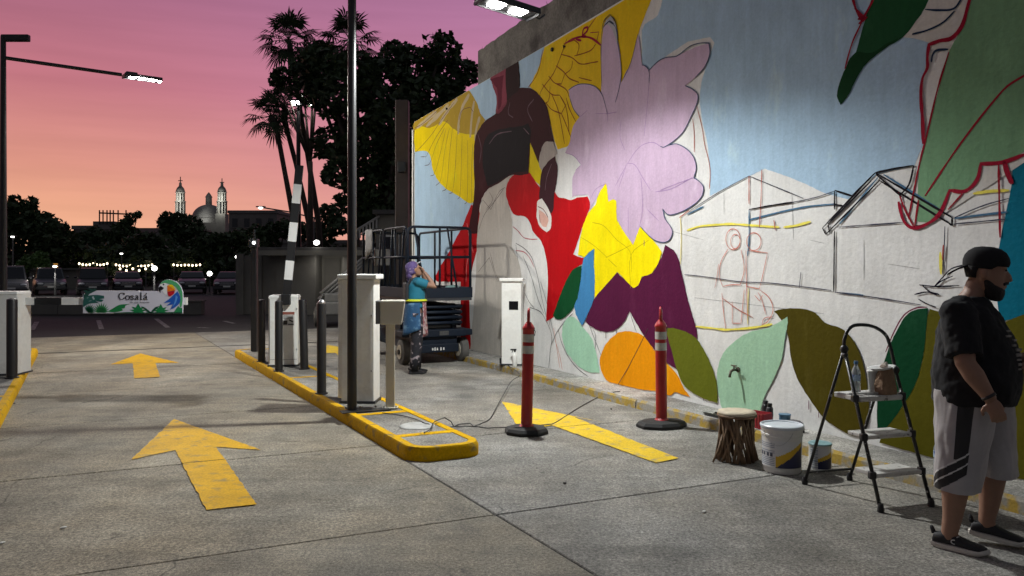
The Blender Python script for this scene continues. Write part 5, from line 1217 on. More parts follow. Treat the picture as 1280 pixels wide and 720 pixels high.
def shoe(parent, loc, rz, length, m_up, m_sole, pitch=0.0, mark=False):
    o = node('shoe', loc, rz); o.parent = parent; o.rotation_euler = (0, pitch, rz)
    k = length/0.29
    q = MB(); R = []
    for x, hw, zt in ((-0.085,0.030,0.058),(-0.075,0.036,0.082),(-0.03,0.039,0.092),(0.02,0.040,0.092),(0.06,0.043,0.076),(0.11,0.048,0.060),(0.155,0.046,0.052),(0.185,0.034,0.044),(0.20,0.016,0.034)):
        ring = []
        for i in range(14):
            a = 2*math.pi*i/14; c, s = math.cos(a), math.sin(a)
            ring.append(Vector((x*k, hw*k*math.copysign(abs(c)**0.7,c), (0.022 + (zt-0.022)*0.5*(1+math.copysign(abs(s)**0.7,s)))*k)))
        R.append(ring)
    q.ring_loft(R); q.tube([(-0.082*k,0,0.07*k),(-0.092*k,0,0.10*k),(-0.098*k,0,0.112*k)],[0.014*k,0.012*k,0.007*k],8)
    q.build('upper', m_up, o, smooth=True)
    q = MB(); R = []
    out = [(-0.098,0.0),(-0.09,0.03),(-0.05,0.040),(0.0,0.042),(0.06,0.046),(0.12,0.052),(0.165,0.048),(0.195,0.034),(0.21,0.0)]
    poly = out + [(x,-y) for x, y in out[-2:0:-1]]
    q.ring_loft([[Vector((x*k*f, y*k*f, z*k + (0.012*k if x > 0.18 else 0.004*k if x < -0.08 else 0))) for x, y in poly] for f, z in ((0.95,0.0),(1.0,0.006),(1.0,0.022),(0.96,0.028))])
    q.build('sole', m_sole, o, smooth=True, angle=50)
    if mark:
        m = mat('shoe_mark', (0.62,0.62,0.60), 0.5, 0.0)
        for cx_, cz_, r_ in ((0.035,0.055,0.014),(0.055,0.078,0.009)):
            pts = [Vector((cx_*k + r_*math.cos(math.radians(t)), -(0.0445-0.10*(cz_-0.055) - (0.016 if cz_ > 0.06 else 0))*k, cz_*k + r_*0.8*math.sin(math.radians(t)))) for t in range(70, 300, 20)]
            q = MB(); q.tube(pts, 0.0028, 6); q.build('printed_mark', m, o)
    return o

M_SKIN = mat('skin', (0.27,0.150,0.098), 0.55, 0.10, 12, 0.06, 90)
M_BTEE = mat('black_cotton', (0.006,0.0065,0.008), 0.95, 0.25, 7, 0.7, 9)
M_GSH = mat('grey_sport_cloth', (0.36,0.345,0.345), 0.6, 0.10, 5, 0.5, 14)
M_BSH = mat('black_sport_cloth', (0.012,0.012,0.014), 0.6, 0.1, 5, 0.4, 14)
M_WSH = mat('white_piping', (0.55,0.55,0.54), 0.6, 0.05)
M_HAIR = mat('dark_hair', (0.010,0.008,0.007), 0.8, 0.3, 60, 0.8, 150)
M_SHOE = mat('black_knit', (0.010,0.011,0.014), 0.7, 0.2, 30, 0.3, 140)
M_SOLE = mat('pale_sole', (0.50,0.48,0.43), 0.6, 0.1, 10)

MR = math.radians(-36)
man = thing('person', 'bearded man in black t-shirt, backwards cap and grey shorts walking beside the step ladder', 'person', (2.615,4.575,0), MR)
q = MB()
hp_ = (0.08, 0.0, 1.56)
frame_loft(q, [(0.03,0,0.78,0.14,0.16),(0.03,0,0.95,0.17,0.19),(0.03,0,1.15,0.16,0.19),(0.01,0,1.30,0.13,0.19),(-0.01,0,1.38,0.09,0.14),(0.005,0,1.42,0.070,0.078),(0.03,0,1.46,0.062,0.064),(0.05,0,1.52,0.062,0.062)])
HPm = head_into(q, hp_, 0.10, 1.10, 0.10)
sR, eR, wR = Vector((-0.03,-0.215,1.34)), Vector((0.015,-0.305,1.075)), Vector((0.135,-0.300,0.885))
q.tube([sR, lerp(sR,eR,0.5), eR, lerp(eR,wR,0.35), lerp(eR,wR,0.8), wR], [0.070,0.066,0.052,0.054,0.038,0.031], 14)
hand_into(q, wR, (0.35,0.02,-0.94), (0.2,-0.97,0.1), 1.05, 0.75, -1)
sL, eL, wL = Vector((0.0,0.215,1.34)), Vector((0.10,0.29,1.10)), Vector((0.275,0.10,1.06))
q.tube([sL, lerp(sL,eL,0.5), eL, lerp(eL,wL,0.35), lerp(eL,wL,0.8), wL], [0.070,0.062,0.052,0.05,0.036,0.030], 14)
hand_into(q, wL, (0.25,-0.95,-0.05), (0.95,0.25,0.1), 1.0, 0.6, -1)
for y, hx, kn, an in ((-0.11,0.0,(-0.02,-0.125,0.50),(-0.085,-0.12,0.085)), (0.11,0.02,(0.13,0.115,0.50),(0.075,0.11,0.125))):
    kn, an = Vector(kn), Vector(an); hv = Vector((hx,y,0.86))
    q.tube([hv, lerp(hv,kn,0.5), kn, lerp(kn,an,0.30)+Vector((-0.014,0,0)), lerp(kn,an,0.75), an, an+Vector((0.01,0,-0.03))], [0.11,0.095,0.070,0.076,0.052,0.043,0.042], 16)
body = q.build('body', M_SKIN, man, remesh=0.0075, relax=3)
# t-shirt
q = MB()
def xr(z, xb, xf, yh): return ((xb+xf)/2, 0, z, (xf-xb)/2, yh)
frame_loft(q, [xr(0.825,-0.178,0.225,0.235),xr(0.84,-0.186,0.238,0.245),xr(0.90,-0.192,0.258,0.250),xr(1.0,-0.188,0.262,0.246),xr(1.1,-0.182,0.245,0.240),xr(1.2,-0.172,0.215,0.238),xr(1.3,-0.150,0.17,0.228),xr(1.36,-0.125,0.125,0.19),xr(1.40,-0.09,0.095,0.125),xr(1.425,-0.068,0.08,0.088)], 28, 0.9)
q.tube([sR+Vector((0.0,0.06,0.02)), sR, lerp(sR,eR,0.45), lerp(sR,eR,0.88)], [0.085,0.098,0.096,0.096], 16)
q.tube([sL+Vector((0.0,-0.06,0.02)), sL, lerp(sL,eL,0.45), lerp(sL,eL,0.85)], [0.085,0.096,0.092,0.092], 16)
tee = q.build('t_shirt', M_BTEE, man, remesh=0.009, relax=4)
mo = tee.modifiers.new('folds','DISPLACE'); tx = bpy.data.textures.new('folds','CLOUDS'); tx.noise_scale = 0.10; tx.noise_depth = 3; mo.texture = tx; mo.strength = 0.034; mo.mid_level = 0.5
for k in range(9):
    q = MB(); y = rnd.uniform(-0.11,-0.03); z = 1.24-0.026*k
    x = 0.18 + 0.065*min(1,(1.30-z)/0.2) - abs(y)*0.25
    q.box((x+0.014, y, z), (0.012, rnd.uniform(0.02,0.05), rnd.uniform(0.008,0.016)), M=Matrix.Rotation(-0.45,3,'Z')); q.build('chest_print', mat('print_grey',(0.24,0.22,0.20),0.7,0.3,40), tee)
# shorts: two wide legs with a black side panel and piping
def shorts_leg(sy, hip, hem, r_hip, r_hem, name):
    n, m = 160, 150; vs = []; fs = []; mi = []
    hip, hem = Vector(hip), Vector(hem)
    for j in range(m+1):
        t = j/m; c = lerp(hip, hem, t); rx = r_hip[0]+(r_hem[0]-r_hip[0])*t; ry = r_hip[1]+(r_hem[1]-r_hip[1])*t
        for i in range(n):
            a = 2*math.pi*i/n; f = 1 + 0.04*math.sin(3*a+t*4+sy)*t + 0.045*noise.noise(Vector((math.cos(a)*2, math.sin(a)*2, t*4+sy))) + 0.028*noise.noise(Vector((math.cos(a)*5, math.sin(a)*5, t*7+sy*3)))
            vs.append((c.x+rx*math.cos(a)*f, c.y+ry*math.sin(a)*f, c.z + 0.008*math.sin(2*a+1)*t))
    for j in range(m):
        for i in range(n):
            fs.append((j*n+i, j*n+(i+1)%n, (j+1)*n+(i+1)%n, (j+1)*n+i))
            a = 2*math.pi*(i+.5)/n; t = (j+.5)/m; u = ((a - (1.5*math.pi if sy < 0 else 0.5*math.pi) + math.pi) % (2*math.pi)) - math.pi
            if sy > 0: u = -u
            k_ = 0
            if -0.16 < u < 0.36 and t < 0.66: k_ = 1
            d = t - 0.055*u*3.0                 # band that sweeps down and forward round the hem
            lo = 0.64 - 0.20*(u-0.4)*-0.8; 
            if t > 0.55 and u < 0.55:
                e = t + 0.16*(u - 0.5)*1.0
                band = t - (0.60 - 0.19*(u-0.36))
                if 0.0 < band < 0.20 and -1.3 < u < 0.40: k_ = 1
                if (-0.016 < band < 0.004 or 0.085 < band < 0.102) and -1.3 < u < 0.40: k_ = 2
                if 0.38 < u < 0.43 and 0.0 < band < 0.2: k_ = 0
            mi.append(k_)
    q = MB(); q.v = vs; q.f = fs; q.m = mi
    fs.append(tuple(range(n-1,-1,-1))); mi.append(0)
    o = q.build(name, [M_GSH, M_BSH, M_WSH], man, smooth=True)
    return o
shorts_leg(-1, (0.0,-0.10,0.90), (-0.045,-0.125,0.345), (0.165,0.13), (0.118,0.108), 'shorts')
shorts_leg(1, (0.04,0.10,0.90), (0.13,0.115,0.40), (0.165,0.13), (0.108,0.10), 'shorts')
# cap worn backwards, beard, wristband, shoes
q = MB(); R = []
for z, s_ in ((0.020,1.02),(0.035,1.05),(0.060,1.06),(0.085,1.0),(0.108,0.85),(0.126,0.6),(0.134,0.28)):
    R.append([HPm(-0.002+0.101*s_*math.cos(2*math.pi*k/24), 0.081*s_*math.sin(2*math.pi*k/24), z + (0.018 if math.cos(2*math.pi*k/24) > 0.3 and z < 0.05 else 0)) for k in range(24)])
q.ring_loft(R)
q.ring_loft([[HPm(-0.085+dx, yy, 0.022+dz-0.5*dx*-0.35) for yy in (-0.06,-0.03,0.0,0.03,0.06)] + [HPm(-0.085+dx, yy, 0.012+dz-0.5*dx*-0.35) for yy in (0.06,0.03,0.0,-0.03,-0.06)] for dx, dz in ((0.01,0.012),(-0.03,0.002),(-0.065,-0.016),(-0.085,-0.03))])
q.build('cap', M_BTEE, man, smooth=True)
q = MB(); R = []
for z, xb, xf, yh in ((-0.140,0.04,0.076,0.024),(-0.128,0.015,0.090,0.042),(-0.105,-0.008,0.0955,0.056),(-0.085,-0.018,0.0965,0.063),(-0.070,-0.024,0.088,0.067),(-0.045,-0.026,0.055,0.071),(-0.02,-0.026,0.012,0.0735)):
    R.append([HPm((xb+xf)/2+(xf-xb)/2*math.cos(2*math.pi*k/22), yh*math.sin(2*math.pi*k/22), z) for k in range(22)])
q.ring_loft(R); q.tube([HPm(0.084,-0.028,-0.052),HPm(0.100,0,-0.044),HPm(0.084,0.028,-0.052)],[0.008,0.010,0.008],8); q.build('beard', M_HAIR, man, smooth=True)
q = MB(); R = []
for z, xb, xf, yh in ((-0.03,-0.086,-0.025,0.066),(0.0,-0.095,-0.018,0.0745),(0.03,-0.102,0.0,0.078)):
    R.append([HPm((xb+xf)/2+(xf-xb)/2*math.cos(2*math.pi*k/22), yh*math.sin(2*math.pi*k/22), z) for k in range(22)])
q.ring_loft(R); q.build('hair', M_HAIR, man, smooth=True)
M_EYE = mat('eye_dark', (0.02,0.015,0.012), 0.2, 0.0)
for sgn in (-1,1):
    q = MB(); q.ell(HPm(0.090,0.030*sgn,0.020),(0.007,0.012,0.006),8,5); q.build('eye', M_EYE, man, smooth=True)
    q = MB(); q.tube([HPm(0.090,0.014*sgn,0.044),HPm(0.094,0.030*sgn,0.047),HPm(0.080,0.048*sgn,0.042)],[0.004,0.005,0.003],6); q.build('eyebrow', M_HAIR, man)
q = MB(); d = (wR-eR).normalized(); q.tube([wR-d*0.03, wR-d*0.014],[0.038,0.038],16); q.build('wristband', M_BLK, man, smooth=True)
shoe(man, (-0.085,-0.12,0.0), math.radians(-8), 0.285, M_SHOE, M_SOLE, 0.0, True)
shoe(man, (0.075,0.11,0.03), math.radians(4), 0.285, M_SHOE, M_SOLE, math.radians(6))

# painter looking up at the mural
WR = math.radians(22)
wm = thing('person', 'woman in turquoise t-shirt and purple headscarf looking up at the mural', 'person', (-1.44,11.9,0), WR)
q = MB()
frame_loft(q, [(-0.01,0,0.78,0.11,0.15),(-0.01,0,0.95,0.12,0.165),(0.01,0,1.10,0.115,0.145),(0.01,0,1.22,0.12,0.155),(-0.01,0,1.33,0.095,0.16),(-0.02,0,1.39,0.06,0.10),(-0.03,0,1.42,0.046,0.05),(-0.035,0,1.47,0.045,0.046)])
HPw = head_into(q, (-0.02,0,1.545), -0.42, 0.98)
for sgn in (-1, 1):
    s0 = Vector((-0.01,0.16*sgn,1.365)); e0 = Vector((0.25,0.20*sgn,1.285)); w0 = Vector((0.125,0.075*sgn,1.50))
    q.tube([s0, lerp(s0,e0,0.5), e0, lerp(e0,w0,0.4), w0], [0.050,0.046,0.036,0.036,0.024], 12)
    hand_into(q, w0, (-0.35,-0.25*sgn,0.75), (0.7,0.3*sgn,0.4), 0.9, 0.5, sgn)
for sgn in (-1, 1):
    hv, kn, an = Vector((0,0.085*sgn,0.84)), Vector((0.02+0.02*sgn,0.09*sgn,0.47)), Vector((0.0+0.04*sgn,0.09*sgn,0.09))
    q.tube([hv, lerp(hv,kn,0.5), kn, lerp(kn,an,0.3)+Vector((-0.012,0,0)), lerp(kn,an,0.8), an, an+Vector((0.01,0,-0.03))], [0.095,0.082,0.056,0.058,0.040,0.036,0.036], 14)
q.build('body', M_SKIN, wm, remesh=0.009, relax=3)
M_TUR = mat('turquoise_cotton', (0.008,0.135,0.205), 0.8, 0.15, 8, 0.5, 14)
q = MB()
frame_loft(q, [(-0.0,0,0.98,0.145,0.185),(0.005,0,1.08,0.140,0.170),(0.01,0,1.20,0.142,0.172),(0.0,0,1.30,0.125,0.175),(-0.015,0,1.37,0.09,0.14),(-0.025,0,1.405,0.062,0.075)], 24)
for sgn in (-1, 1):
    s0 = Vector((-0.01,0.16*sgn,1.365)); e0 = Vector((0.25,0.20*sgn,1.285)); q.tube([s0+Vector((-0.01,-0.05*sgn,0)), s0, lerp(s0,e0,0.55)], [0.06,0.070,0.066], 14)
q.build('t_shirt', M_TUR, wm, remesh=0.010, relax=3)
M_PAINTP = mat('spattered_trousers', (0.012,0.012,0.018), 0.8, 0.2, 8, 0.4, 14, c2=(0.26,0.22,0.24), c2lo=0.57, c2hi=0.63, c2scale=16)
M_DENIM = mat('blue_denim', (0.018,0.075,0.17), 0.85, 0.25, 9, 0.4, 30, c2=(0.10,0.20,0.30), c2lo=0.56, c2hi=0.68, c2scale=9)
M_PINK = mat('spattered_apron', (0.24,0.09,0.10), 0.8, 0.25, 10, 0.3, 20, c2=(0.42,0.34,0.34), c2lo=0.50, c2hi=0.58, c2scale=18)
for sgn in (-1, 1):
    hv, kn, an = Vector((0,0.085*sgn,0.90)), Vector((0.02+0.02*sgn,0.09*sgn,0.47)), Vector((0.0+0.04*sgn,0.09*sgn,0.07))
    q = MB(); q.tube([hv, lerp(hv,kn,0.5), kn, lerp(kn,an,0.5), an], [0.115,0.105,0.085,0.078,0.075], 18); q.build('trouser_leg', M_PAINTP, wm, smooth=True)
def wrap(name, m, a0, a1, z0, z1, r0, r1):
    q = MB(); nu, nv = 18, 10; vs = []
    for j in range(nv+1):
        t = j/nv; z = z1+(z0-z1)*t
        for i in range(nu+1):
            a = math.radians(a0+(a1-a0)*i/nu); f = 1+0.07*math.sin(4*a+2*t)*t
            vs.append((-0.0+(r0[0]+(r1[0]-r0[0])*t)*f*math.cos(a), (r0[1]+(r1[1]-r0[1])*t)*f*math.sin(a), z+0.05*t*math.sin(a*1.5)))
    q.add(vs, [(j*(nu+1)+i,j*(nu+1)+i+1,(j+1)*(nu+1)+i+1,(j+1)*(nu+1)+i) for j in range(nv) for i in range(nu)])
    o = q.build(name, m, wm, smooth=True, fix=False); s = o.modifiers.new('thick','SOLIDIFY'); s.thickness = 0.006
    return o
wrap('denim_wrap', M_DENIM, 100, 278, 0.62, 1.06, (0.15,0.185), (0.17,0.195))
wrap('apron', M_PINK, -66, 62, 0.60, 1.07, (0.155,0.19), (0.175,0.20))
q = MB(); q.tube([(0.157*math.cos(2*math.pi*k/28), 0.192*math.sin(2*math.pi*k/28), 1.09) for k in range(28)], [(0.010,0.026)]*28, 8, closed=True); q.build('belt', mat('hi_vis_belt',(0.50,0.56,0.02),0.6,0.1), wm, smooth=True)
M_HAR = mat('harness_web', (0.012,0.012,0.016), 0.7, 0.1)
q = MB(); q.box((-0.145,0,1.22),(0.05,0.20,0.26)); q.build('harness_back', M_HAR, wm, bevel=0.02)
for sgn in (-1,1):
    q = MB(); q.tube([(-0.14,0.08*sgn,1.30),(-0.09,0.10*sgn,1.40),(0.0,0.11*sgn,1.415),(0.09,0.10*sgn,1.34),(0.14,0.08*sgn,1.12)], [(0.008,0.022)]*5, 8); q.build('shoulder_strap', M_HAR, wm)
M_SCARF = mat('purple_scarf', (0.085,0.055,0.165), 0.85, 0.3, 20, 0.5, 40, c2=(0.22,0.18,0.30), c2lo=0.58, c2hi=0.64, c2scale=22)
q = MB(); R = []
for z, s_ in ((-0.06,0.80),(-0.02,1.0),(0.03,1.07),(0.07,1.05),(0.10,0.88),(0.122,0.55),(0.13,0.2)):
    R.append([HPw(-0.018+0.098*s_*math.cos(2*math.pi*k/20)+(-0.03 if z < 0.02 else 0), 0.082*s_*math.sin(2*math.pi*k/20), z) for k in range(20)])
q.ring_loft(R); q.ell(HPw(-0.10,0,-0.05),(0.05,0.06,0.07)); q.tube([HPw(-0.11,0,-0.05),HPw(-0.13,0.02,-0.13),HPw(-0.12,0.03,-0.20)],[0.03,0.03,0.012],8); q.build('headscarf', M_SCARF, wm, smooth=True)
q = MB(); q.ring_loft([[HPw(0.06+dx, yy, 0.062+dz) for yy in (-0.06,-0.02,0.02,0.06)]+[HPw(0.06+dx, yy, 0.055+dz) for yy in (0.06,0.02,-0.02,-0.06)] for dx, dz in ((0,0),(0.06,0.006),(0.10,0.002))]); q.build('visor', mat('grey_visor',(0.28,0.30,0.32),0.6,0.1), wm)
for sgn in (-1,1):
    q = MB(); q.ell(HPw(0.088,0.030*sgn,0.020),(0.007,0.011,0.006),8,5); q.build('eye', M_EYE, wm, smooth=True)
    shoe(wm, (0.0+0.04*sgn,0.09*sgn,0.0), math.radians(6*sgn), 0.255, M_SHOE, M_BLK)
# ------------------------------------------------------------------ column, low buildings and machines behind the barriers
M_BRN = mat('brown_steel', (0.045,0.030,0.026), 0.6, 0.25, 5, 0.1, 30)
cl_ = thing('steel_column', 'dark brown steel column standing at the end of the mural wall', 'column', at(503,17.2))
q = MB(); q.box((0,0,2.6),(0.28,0.24,hz(126,17.2)*1.0)); cl_z = hz(126,17.2); q.v = [(x,y,0 if z < 2 else cl_z) for x,y,z in q.v]; q.build('shaft', M_BRN, cl_, bevel=0.015)
q = MB(); q.box((0,0,0.02),(0.42,0.38,0.04)); q.build('base_plate', M_BRN, cl_)
q = MB(); q.box((0,-0.14,cl_z*0.72),(0.16,0.10,0.22)); q.build('junction_box', M_DKG, cl_, bevel=0.01)

M_STUC = mat('pale_stucco', (0.22,0.21,0.18), 0.9, 0.15, 1.5, 0.4, 30, coords='World')
M_STUG = mat('grey_stucco', (0.15,0.142,0.125), 0.9, 0.18, 1.2, 0.4, 30, coords='World')
M_DGL = mat('dark_glass', (0.012,0.013,0.016), 0.12, 0.0)
M_ROOF = mat('flat_roof', (0.10,0.095,0.09), 0.9, 0.2, 2)
def bx(parent, name, x0, x1, y0, y1, z0, z1, m, bevel=0.0):
    q = MB(); q.box(((x0+x1)/2,(y0+y1)/2,(z0+z1)/2),(x1-x0,y1-y0,z1-z0)); return q.build(name, m, parent, bevel=bevel)
yG = 26.0
gh = thing('guard_house', 'low pale guard house with a flat overhanging roof behind the raised barrier', 'building', at(400,yG))
xa, xb_ = at(345,yG).x - gh.location.x, at(472,yG).x - gh.location.x
xd0, xd1 = at(394,yG).x - gh.location.x, at(428,yG).x - gh.location.x
zr = hz(318,yG)
bx(gh,'wall',xa,xd0,0,3.0,0,zr,M_STUG); bx(gh,'wall',xd1,xb_,0,3.0,0,zr,M_STUG); bx(gh,'wall',xd0,xd1,0.9,3.0,0,zr,M_STUC)
bx(gh,'roof',xa-0.4,xb_+0.3,-0.6,3.2,zr,zr+0.22,M_ROOF,0.02)
bx(gh,'fascia',xa-0.42,xb_+0.32,-0.63,-0.602,zr-0.04,zr+0.12,M_STUC)
d = bx(gh,'door',xd0+0.10,xd0+0.62,0.85,0.897,0.0,1.85,M_STUG); bx(d,'handle',xd0+0.54,xd0+0.58,0.80,0.848,0.9,1.0,M_STEEL)
q = MB(); q.ell((at(402,yG).x-gh.location.x,-0.68,hz(304,yG)),(0.10,0.08,0.08)); q.build('roof_lamp', M_LEDS, gh, smooth=True)
area_light('lamp_light', gh, ((xd0+xd1)/2,-0.3,zr-0.08), (0,0.3,-1), 7.0, 0.5, 0.3)
bw = thing('boundary_wall', 'plain grey concrete wall running from the guard house toward the lot', 'wall', at(320,yG))
bx(bw,'wall_panel',at(297,yG).x-bw.location.x,at(344.6,yG).x-bw.location.x,0.2,0.45,0,hz(320,yG),M_STUG)
for px_ in (298,321,343): bx(bw,'pier',at(px_,yG).x-bw.location.x-0.12,at(px_,yG).x-bw.location.x+0.12,0.12,0.198,0,hz(319,yG)+0.05,M_STUG)
# stair with white balusters and a beige block behind the lift
yH = 28.0
hb = thing('stair_building', 'beige building with a white baluster stair rail behind the scissor lift', 'building', at(485,yH))
X0 = hb.location.x
bx(hb,'wall',at(470,yH).x-X0,at(540,yH).x-X0,0,4,0,hz(268,yH),M_STUC)
bx(hb,'roof',at(467,yH).x-X0,at(543,yH).x-X0,-0.25,4.2,hz(268,yH),hz(268,yH)+0.15,M_ROOF)
bx(hb,'lower_wall',at(440,yH).x-X0,at(470,yH).x-X0-0.002,0,4,0,hz(312,yH),M_STUG)
w = bx(hb,'window',at(476,yH).x-X0,at(492,yH).x-X0,-0.03,-0.002,hz(322,yH),hz(296,yH),M_DGL); bx(w,'frame',at(475,yH).x-X0,at(493,yH).x-X0,-0.05,-0.031,hz(296,yH),hz(294,yH),M_WHT)
M_BAL = mat('white_baluster', (0.42,0.41,0.38), 0.7, 0.1)
for k in range(7):
    px_ = 446+k*4.2; zb = hz(300-k*2.4,yH); bx(hb,'baluster',at(px_,yH).x-X0-0.03,at(px_,yH).x-X0+0.03,-0.10,-0.03,zb,zb+0.34,M_BAL)
q = MB(); q.tube([(at(443,yH).x-X0,-0.065,hz(300,yH)+0.28),(at(475,yH).x-X0,-0.065,hz(283,yH)+0.36)],0.045,6); q.build('handrail', M_BAL, hb)
# boom machine with folded grey arms
bm_ = thing('boom_lift', 'grey boom lift with folded diagonal arms parked by the guard house', 'lift', at(418,21.0), 0.2)
M_BOOM = mat('boom_grey', (0.16,0.16,0.155), 0.5, 0.2, 5)
q = MB(); q.box((0,0.6,0.48),(0.9,1.5,0.34)); q.box((0.05,0.4,0.75),(0.6,0.8,0.24)); q.build('chassis', M_BOOM, bm_, bevel=0.04)
for x in (-0.42,0.42):
    for y in (0.1,1.2): wheel(bm_, (x,y,0.26), 0.26, 0.18)
for off in (0,0.16,0.30):
    q = MB(); q.tube([(-0.45+off*0.3,0.15,0.55+off),(0.75,0.4,1.62+off*0.6)],[0.055,0.045],8); q.build('boom_arm', M_BOOM, bm_, smooth=True)
q = MB(); q.tube([(-0.45,0.1,0.5),(-0.3,0.12,0.85),(0.35,0.3,0.85)],0.03,8); q.build('tow_frame', M_BOOM, bm_)
for t in (0.2,0.5,0.8):
    p = lerp(Vector((-0.45,0.15,0.55)),Vector((0.75,0.4,1.62)),t); q = MB(); q.tube([p,p+Vector((0.05,0,0.26))],0.025,6); q.build('linkage', M_DKG, bm_)

# low planter wall at the back of the lot, with a rail
yW = 26.0
lw = thing('planter_wall', 'low grey planter wall at the back of the parking lot', 'wall', at(120,yW))
X0 = lw.location.x
for k in range(6):
    a_, b_ = 36+k*36, 36+(k+1)*36-0.3
    bx(lw,'wall_block',at(a_,yW).x-X0,at(b_,yW).x-X0,0,0.3,0,0.42,M_STUG,0.02)
bx(lw,'coping',at(34,yW).x-X0,at(253,yW).x-X0,-0.04,0.34,0.422,0.47,M_STUG)

# ------------------------------------------------------------------ parked cars
def car_proto(name, paint, label, kind):
    t = thing(name, label, 'car')
    lo = 0.28
    # stations along the length (x = half width, list of section heights): front is -y
    prof = [(-2.2,0.45,0.62,0.78),(-2.05,0.30,0.82,0.86),(-1.5,0.28,0.98,0.90),(-0.9,0.28,1.02,0.91),(0.0,0.28,1.04,0.92),(1.2,0.28,1.05,0.92),(2.0,0.32,1.03,0.88),(2.2,0.45,0.95,0.82)]
    q = MB(); R = []
    for y, z0, z1, hw in prof:
        R.append([Vector((x*hw, y, z0+(z1-z0)*h)) for x, h in ((-0.92,0),(-1.0,0.25),(-1.0,0.62),(-0.94,0.92),(-0.8,1.0),(0.8,1.0),(0.94,0.92),(1.0,0.62),(1.0,0.25),(0.92,0))])
    q.ring_loft(R); q.build('body', paint, t, smooth=True, angle=35)
    ht = {'suv':1.72,'car':1.46,'van':1.85}[kind]; cab = [(-1.05,1.0,0.80),(-0.35,ht-0.03,0.66),(0.3,ht,0.67),(1.3,ht-0.02,0.66),(1.95,1.02,0.76)]
    q = MB(); R = [[Vector((s*w,y,1.0)) for s in (-1.05,1.05)][:1]+[Vector((-w,y,z)),Vector((w,y,z))]+[Vector((w*1.05,y,1.0))] for y, z, w in cab]
    q.ring_loft(R); q.build('cabin', paint, t, smooth=True, angle=30)
    def quad(n_, P, m, par=None):
        q = MB(); q.add(P, [(0,1,2,3)]); o = q.build(n_, m, par or t, fix=False); s = o.modifiers.new('thick','SOLIDIFY'); s.thickness = 0.01; s.offset = 0; return o
    z0, z1 = 1.06, ht-0.09
    quad('windscreen', [(-0.70,-1.03+0.02,z0),(0.70,-1.03+0.02,z0),(0.60,-0.46,z1),(-0.60,-0.46,z1)], M_DGL)
    for sgn in (-1,1):
        quad('side_window', [(sgn*0.815,-0.75,z0+0.02),(sgn*0.815,0.30,z0+0.02),(sgn*0.69,0.30,z1),(sgn*0.70,-0.36,z1)], M_DGL)
        quad('side_window', [(sgn*0.815,0.38,z0+0.02),(sgn*0.81,1.5,z0+0.02),(sgn*0.69,1.22,z1),(sgn*0.69,0.38,z1)], M_DGL)
        q = MB(); q.ell((sgn*0.62,-2.10,0.72),(0.19,0.09,0.075)); q.build('headlight', M_LENS, t, smooth=True)
        q = MB(); q.ell((sgn*0.97,-0.75,1.12),(0.10,0.07,0.07)); q.build('mirror', paint, t, smooth=True)
        for y in (-1.35,1.35): wheel(t, (sgn*0.80,y,0.33), 0.33, 0.22)
    q = MB()
    for k in range(4): q.box((0,-2.19,0.60+0.055*k),(0.9-0.04*k,0.03,0.022))
    q.build('grille', M_STEEL, t)
    bx(t,'number_plate',-0.22,0.22,-2.235,-2.215,0.47,0.57,M_WHT); bx(t,'bumper',-0.86,0.86,-2.23,-2.05,0.33,0.50,M_DKG,0.03)
    return t
P_SIL = mat('car_silver', (0.10,0.105,0.11), 0.3, 0.03, metal=0.5); P_GRY = mat('car_grey', (0.03,0.031,0.033), 0.3, 0.03, metal=0.4); P_BLK = mat('car_black', (0.012,0.012,0.014), 0.2, 0.0); P_WHT = mat('car_white', (0.16,0.16,0.16), 0.3, 0.03)
for px_, yy, p, l, kd, rz in ((62,45,P_SIL,'silver suv parked facing the barrier below the lit tree','suv',0.05),(116,44.5,P_GRY,'dark grey suv parked behind the barrier sign','suv',0.0),(159,46,P_BLK,'low black car parked behind the barrier sign','car',0.03),(288,46,P_GRY,'dark car parked beside the camera post','car',-0.1),(14,42,P_WHT,'white van roof showing behind the left barrier cabinet','van',0.0),(240,47,P_BLK,'black car parked beyond the parrot on the sign','car',0.0)):
    c_ = car_proto('parked_car', p, l, kd); c_.location = at(px_, yy); c_.rotation_euler = (0,0,math.atan2(640-px_,1000)+rz); c_.scale = (0.86,0.86,0.86); c_['group'] = 'cars parked in the lot'

# ------------------------------------------------------------------ far street lamps, string lights
M_POLE = mat('grey_pole', (0.10,0.10,0.10), 0.6, 0.1)
def far_lamp(px_, py_, y, label, globe=False, arm=0.0, s=1.0):
    t = thing('lot_lamp', label, 'street lamp', at(px_, y)); z = hz(py_, y)
    q = MB(); q.tube([(arm,0,0),(arm,0,z-0.06 if not arm else z-0.5)],[0.06,0.04],8); q.build('pole', M_POLE, t)
    if arm:
        q = MB(); q.tube([(arm,0,z-0.55),(arm*0.5,0,z-0.2),(0,0,z+0.04)],0.04,6); q.build('arm', M_POLE, t)
    if globe:
        q = MB(); q.ell((0,0,z),(0.13*s,0.13*s,0.13*s)); q.build('globe', M_LEDS, t, smooth=True)
        q = MB(); q.lathe([(0.10*s,z-0.19*s),(0.06,z-0.25*s)], n=10); q.build('collar', M_POLE, t)
    else:
        q = MB(); q.box((0,0,z+0.06*s),(0.40*s,0.22*s,0.05*s)); q.build('housing', M_POLE, t)
        q = MB(); q.ell((0,-0.03,z),(0.11*s,0.09*s,0.05*s)); q.build('lens', M_LEDS, t, smooth=True)
    return t
far_lamp(69,333,42,'short lamp above the silver suv')
far_lamp(152,317,60,'slim far lamp behind the black parked car')
far_lamp(193,335.5,40,'lamp on a thin post beside the parrot sign',True,0,1.0)
far_lamp(262,342,48,'round globe lamp beyond the parrot on the sign',True,0,1.1)
